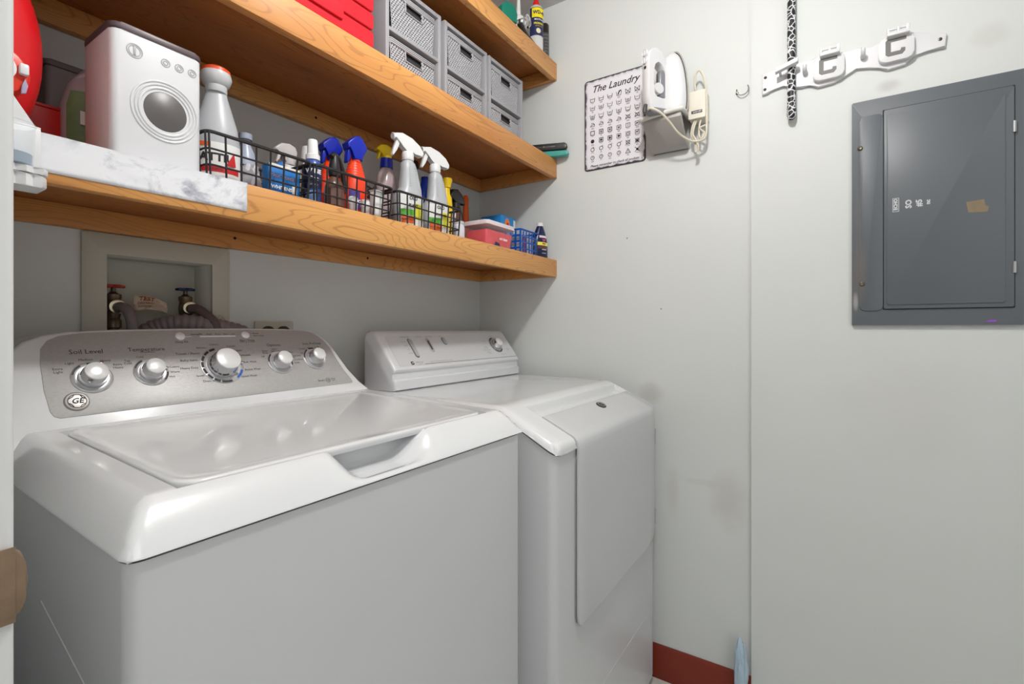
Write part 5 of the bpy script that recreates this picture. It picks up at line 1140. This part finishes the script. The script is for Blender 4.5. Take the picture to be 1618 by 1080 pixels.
wp(MB().text('auto-off', .007, lambda a, c: Vector((a, c - .0225, .0572))), 'lettering', ink_w, t, smooth=0, fix=False)
# cup hook
b = MB().tube([(0, 0, 0), (0, 0, .008), (.0, .0, .012)], .0015, 8); b.xf(WM(0, 0, 0)); 
hk = thing('wall_hook', 'small open wire hook on the wall near the corner edge', 'hook', (XW - .0005, .2235, 1.860))
wp(MB().lathe([(.0045, 0), (.0035, .0012), (.0018, .0018), (.0018, .010), (0, .010)], 12, c=(-.0165, -.004, 0)), 'screw_base', P_('hook_steel', (140, 136, 128), .35, metal=.5), hk)
wp(MB().tube([(-.0165, -.004, .004)] + [(.0165 * cos(R(a)), .0165 * sin(R(a)), .011) for a in range(170, 400, 15)], .0016, 8), 'wire', P_('hook_steel', (140, 136, 128)), hk)

# --- wall rail with clips (local x right, y up)
t = wthing('tool_rail', 'white moulded plastic tool rail with two C clips and small hooks', 'rail', XP - .0005, -.035, 1.853)
rw = P_('rail_white', (224, 224, 226), .35)
tp_ = [(-.204, .030), (-.190, .034), (-.165, .036), (-.125, .038), (-.110, .032), (-.090, .028), (-.078, .038), (-.055, .046), (-.020, .040), (-.005, .030), (.010, .034), (.030, .036), (.055, .026), (.072, .032), (.090, .044), (.120, .050), (.150, .036), (.170, .030), (.203, .017)]
bt_ = [(.200, -.016), (.165, -.012), (.140, -.016), (.125, -.036), (.085, -.040), (.068, -.026), (.045, -.022), (.020, -.014), (-.005, -.030), (-.030, -.042), (-.068, -.044), (-.085, -.030), (-.105, -.034), (-.125, -.030), (-.150, -.014), (-.175, -.018), (-.190, -.028), (-.205, -.030)]
wp(MB().prism(tp_ + bt_, 0, .010, 'xy', .003, 3), 'back_plate', rw, t, smooth=50)
slot_m = P_('clip_slot_grey', (112, 110, 108), .5)
for cx, cy in ((-.042, .002), (.103, .008)):
    cl = wp(MB().prism(rrect(cx - .036, cx + .036, cy - .034, cy + .030, .014), .0095, .024, 'xy', .003, 3), 'clip_housing', rw, t, smooth=50)
    wp(MB().prism([(cx - .022, cy - .016), (cx - .016, cy - .021), (cx + .012, cy - .021), (cx + .018, cy - .014), (cx + .018, cy - .006), (cx + .010, cy - .005), (cx + .008, cy - .011), (cx - .011, cy - .011), (cx - .011, cy + .014), (cx + .020, cy + .014), (cx + .020, cy + .022), (cx - .018, cy + .022), (cx - .022, cy + .018)], .0236, .0246, 'xy'), 'clip_slot', slot_m, cl)
    wp(MB().box(cx - .020, cx + .026, cy + .024, cy + .032, .020, .040, .002).box(cx - .020, cx - .014, cy + .030, cy + .044, .030, .040, .0015).box(cx + .000, cx + .006, cy + .030, cy + .044, .030, .040, .0015).box(cx + .018, cx + .026, cy + .030, cy + .046, .030, .040, .0015).box(cx - .020, cx + .026, cy + .038, cy + .042, .033, .038, .001), 'clip_jaw', rw, t)
for cx, cy in ((-.097, .006), (.034, .010)):
    wp(MB().tube([(cx, cy, .006), (cx, cy - .004, .022), (cx, cy + .002, .034), (cx, cy + .010, .036)], .005, 10, 4, rr=lambda q: .0065 - .002 * q), 'small_hook', rw, t)
for cx, cy in ((-.196, .018), (-.197, -.016), (.190, .006)):
    wp(MB().lathe([(.0042, .0095), (.004, .011), (.0015, .0118), (0, .0112)], 14, c=(cx, cy, 0)), 'screw', P_('screw_dark', (86, 82, 80), .35, metal=.7), t)
wp(MB().prism([(-.168, .008), (-.112, .024), (-.112, .034), (-.116, .036), (-.168, .020)], .032, .050, 'xy', .002, 2), 'grip_bar', rw, t)
wp(MB().box(-.160, -.155, .010, .022, .009, .036, .001).box(-.125, -.120, .020, .032, .009, .036, .001), 'grip_post', rw, t)
# patterned handle hanging in the grip
def pattern():
    m = bpy.data.materials.new('black_white_pattern'); m.use_nodes = True; nt = m.node_tree; N = nt.nodes; L = nt.links; b = N['Principled BSDF']; b.inputs['Roughness'].default_value = .5
    tc = N.new('ShaderNodeTexCoord'); nz = N.new('ShaderNodeTexNoise'); nz.inputs['Scale'].default_value = 40; L.new(tc.outputs['Object'], nz.inputs['Vector'])
    mx = N.new('ShaderNodeMix'); mx.data_type = 'VECTOR'; mx.inputs[0].default_value = .012; L.new(tc.outputs['Object'], mx.inputs[4]); L.new(nz.outputs['Color'], mx.inputs[5])
    vo = N.new('ShaderNodeTexVoronoi'); vo.feature = 'DISTANCE_TO_EDGE'; vo.inputs['Scale'].default_value = 68; L.new(mx.outputs[1], vo.inputs['Vector'])
    r = ramp(nt, vo.outputs['Distance'], [(.0, lin((226, 226, 228))), (.06, lin((226, 226, 228))), (.09, lin((24, 26, 34)))]); L.new(r.outputs[0], b.inputs['Base Color']); return m
t = wthing('patterned_handle', 'black and white patterned broom handle hanging through the tool rail grip', 'broom handle', XP - .022, .0945, 1.745)
pts = [(0, 0, .0), (0, .05, 0), (0, .25, 0), (0, .56, 0)]
wp(MB().lathe([(0, -.016), (.006, -.0145), (.0095, -.010), (.0112, -.002), (.0115, .008), (.0105, .03), (.0105, .585), (.009, .590), (0, .591)], 24, M=Matrix.Rotation(R(-90), 4, 'X')), 'shaft', pattern(), t, smooth=60)

# --- breaker panel
t = wthing('breaker_panel', 'dark grey electrical breaker panel cover on the right wall', 'breaker panel', XP - .0005, -.2115, 1.4485)
def panelmat(): return spot_mat('panel_grey', (96, 101, 106), [((0, .148, -.155), (.1, .022, .10), (112, 108, 104), .8), ((0, .152, -.05), (.1, .010, .16), (110, 108, 106), .6), ((0, .158, -.235), (.1, .008, .03), (190, 186, 182), .6)], .45, .12, 25)
pm = panelmat()
wp(MB().prism(rrect(-.166, .166, -.296, .296, .003), 0, .010, 'xy', .003, 3), 'cover', pm, t)
# raised door surround on the left, door with stepped edge
wp(MB().prism(rrect(-.150, -.100, -.258, .255, .012), .0095, .0125, 'xy', .0015, 2), 'side_flange', pm, t)
wp(MB().prism(rrect(-.1005, .146, -.256, .262, .002), .0092, .0112, 'xy'), 'door_gap', P_('panel_gap', (34, 36, 40), .6), t)
d = wp(MB().prism(rrect(-.098, .1435, -.2535, .2595, .003), .0100, .0150, 'xy', .0015, 2), 'door', P_('panel_door_grey', (96, 101, 106), .40, bump=.08, bscale=20), t)
wp(MB().prism(rrect(-.092, .128, -.243, .246, .004), .0145, .0175, 'xy', .0018, 2), 'door_field', P_('panel_door_grey', (94, 98, 103)), d)
for y in (.164, -.162): wp(MB().lathe([(.0038, -.013), (.0038, .013)], 10, M=Matrix.Translation((.1440, y, .0150)) @ Matrix.Rotation(R(90), 4, 'X')).box(.141, .148, y - .013, y + .013, .011, .016, .0008), 'hinge', mat('hinge_steel', (180, 182, 184)), t)
for x, y in ((-.150, .172), (-.146, -.187)): wp(MB().lathe([(.006, .0120), (.0055, .015), (.003, .0165), (0, .0160)], 16, c=(x + .002, y, 0)), 'screw', mat('screw_steel', (120, 112, 100)), t)
wp(MB().prism([(.060, .000), (.092, .002), (.094, -.012), (.100, -.016), (.098, -.028), (.064, -.026)], .0170, .0176, 'xy'), 'tape_residue', P_('tape_tan', (134, 118, 92), .6, var=.2, vscale=60), t)
b = MB()
for st, x, y, z in (('ECHO', -.0740, .012, .0105), ('SO', -.048, .010, .017), ('#5', -.0275, .010, .0165), ('nc', -.0105, .010, .012)):
    b.text(st, z, lambda a, c, x=x, y=y: Vector((x - c, y + a, .0179)) , bold=.0006)
for x0, x1, y0, y1 in ((-.080, -.068, -.006, .028),): stroke_ = [(x0, y0), (x1, y0), (x1, y1), (x0, y1)]
for i in range(4):
    a, c = stroke_[i], stroke_[(i + 1) % 4]; d_ = Vector((c[0] - a[0], c[1] - a[1])).normalized() * .0006; n_ = Vector((-d_.y, d_.x))
    b.poly([(a[0] - n_.x - d_.x, a[1] - n_.y - d_.y, .0179), (c[0] - n_.x + d_.x, c[1] - n_.y + d_.y, .0179), (c[0] + n_.x + d_.x, c[1] + n_.y + d_.y, .0179), (a[0] + n_.x - d_.x, a[1] + n_.y - d_.y, .0179)])
wp(b, 'lettering', P_('scratch_white', (206, 208, 210), .5), t, smooth=0, fix=False)
wp(MB().prism([(.094, -.289), (.112, -.289), (.116, -.285), (.104, -.284)], .0098, .0108, 'xy'), 'paint_fleck', P_('fleck_purple', (150, 80, 190), .5), t, label='small purple mark')
# pale blue plastic bag at the foot of the wall corner
b = MB(); bmesh.ops.create_icosphere(b.bm, subdivisions=4, radius=1)
for v in b.bm.verts:
    n = noise.noise(v.co * 2 + Vector((5, 1, 2))) * .22 + noise.noise(v.co * 5) * .10
    v.co = Vector((v.co.x * .030 * (1 + n), v.co.y * .018 * (1 + n), max(-.113, v.co.z * .115 * (1 + n))))
tag(b.build('plastic_bag', P_('bag_pale_blue', (176, 198, 214), .25), loc=(1.578, .224, .114), smooth=40), 'pale blue plastic bag standing at the foot of the right wall corner', 'bag')
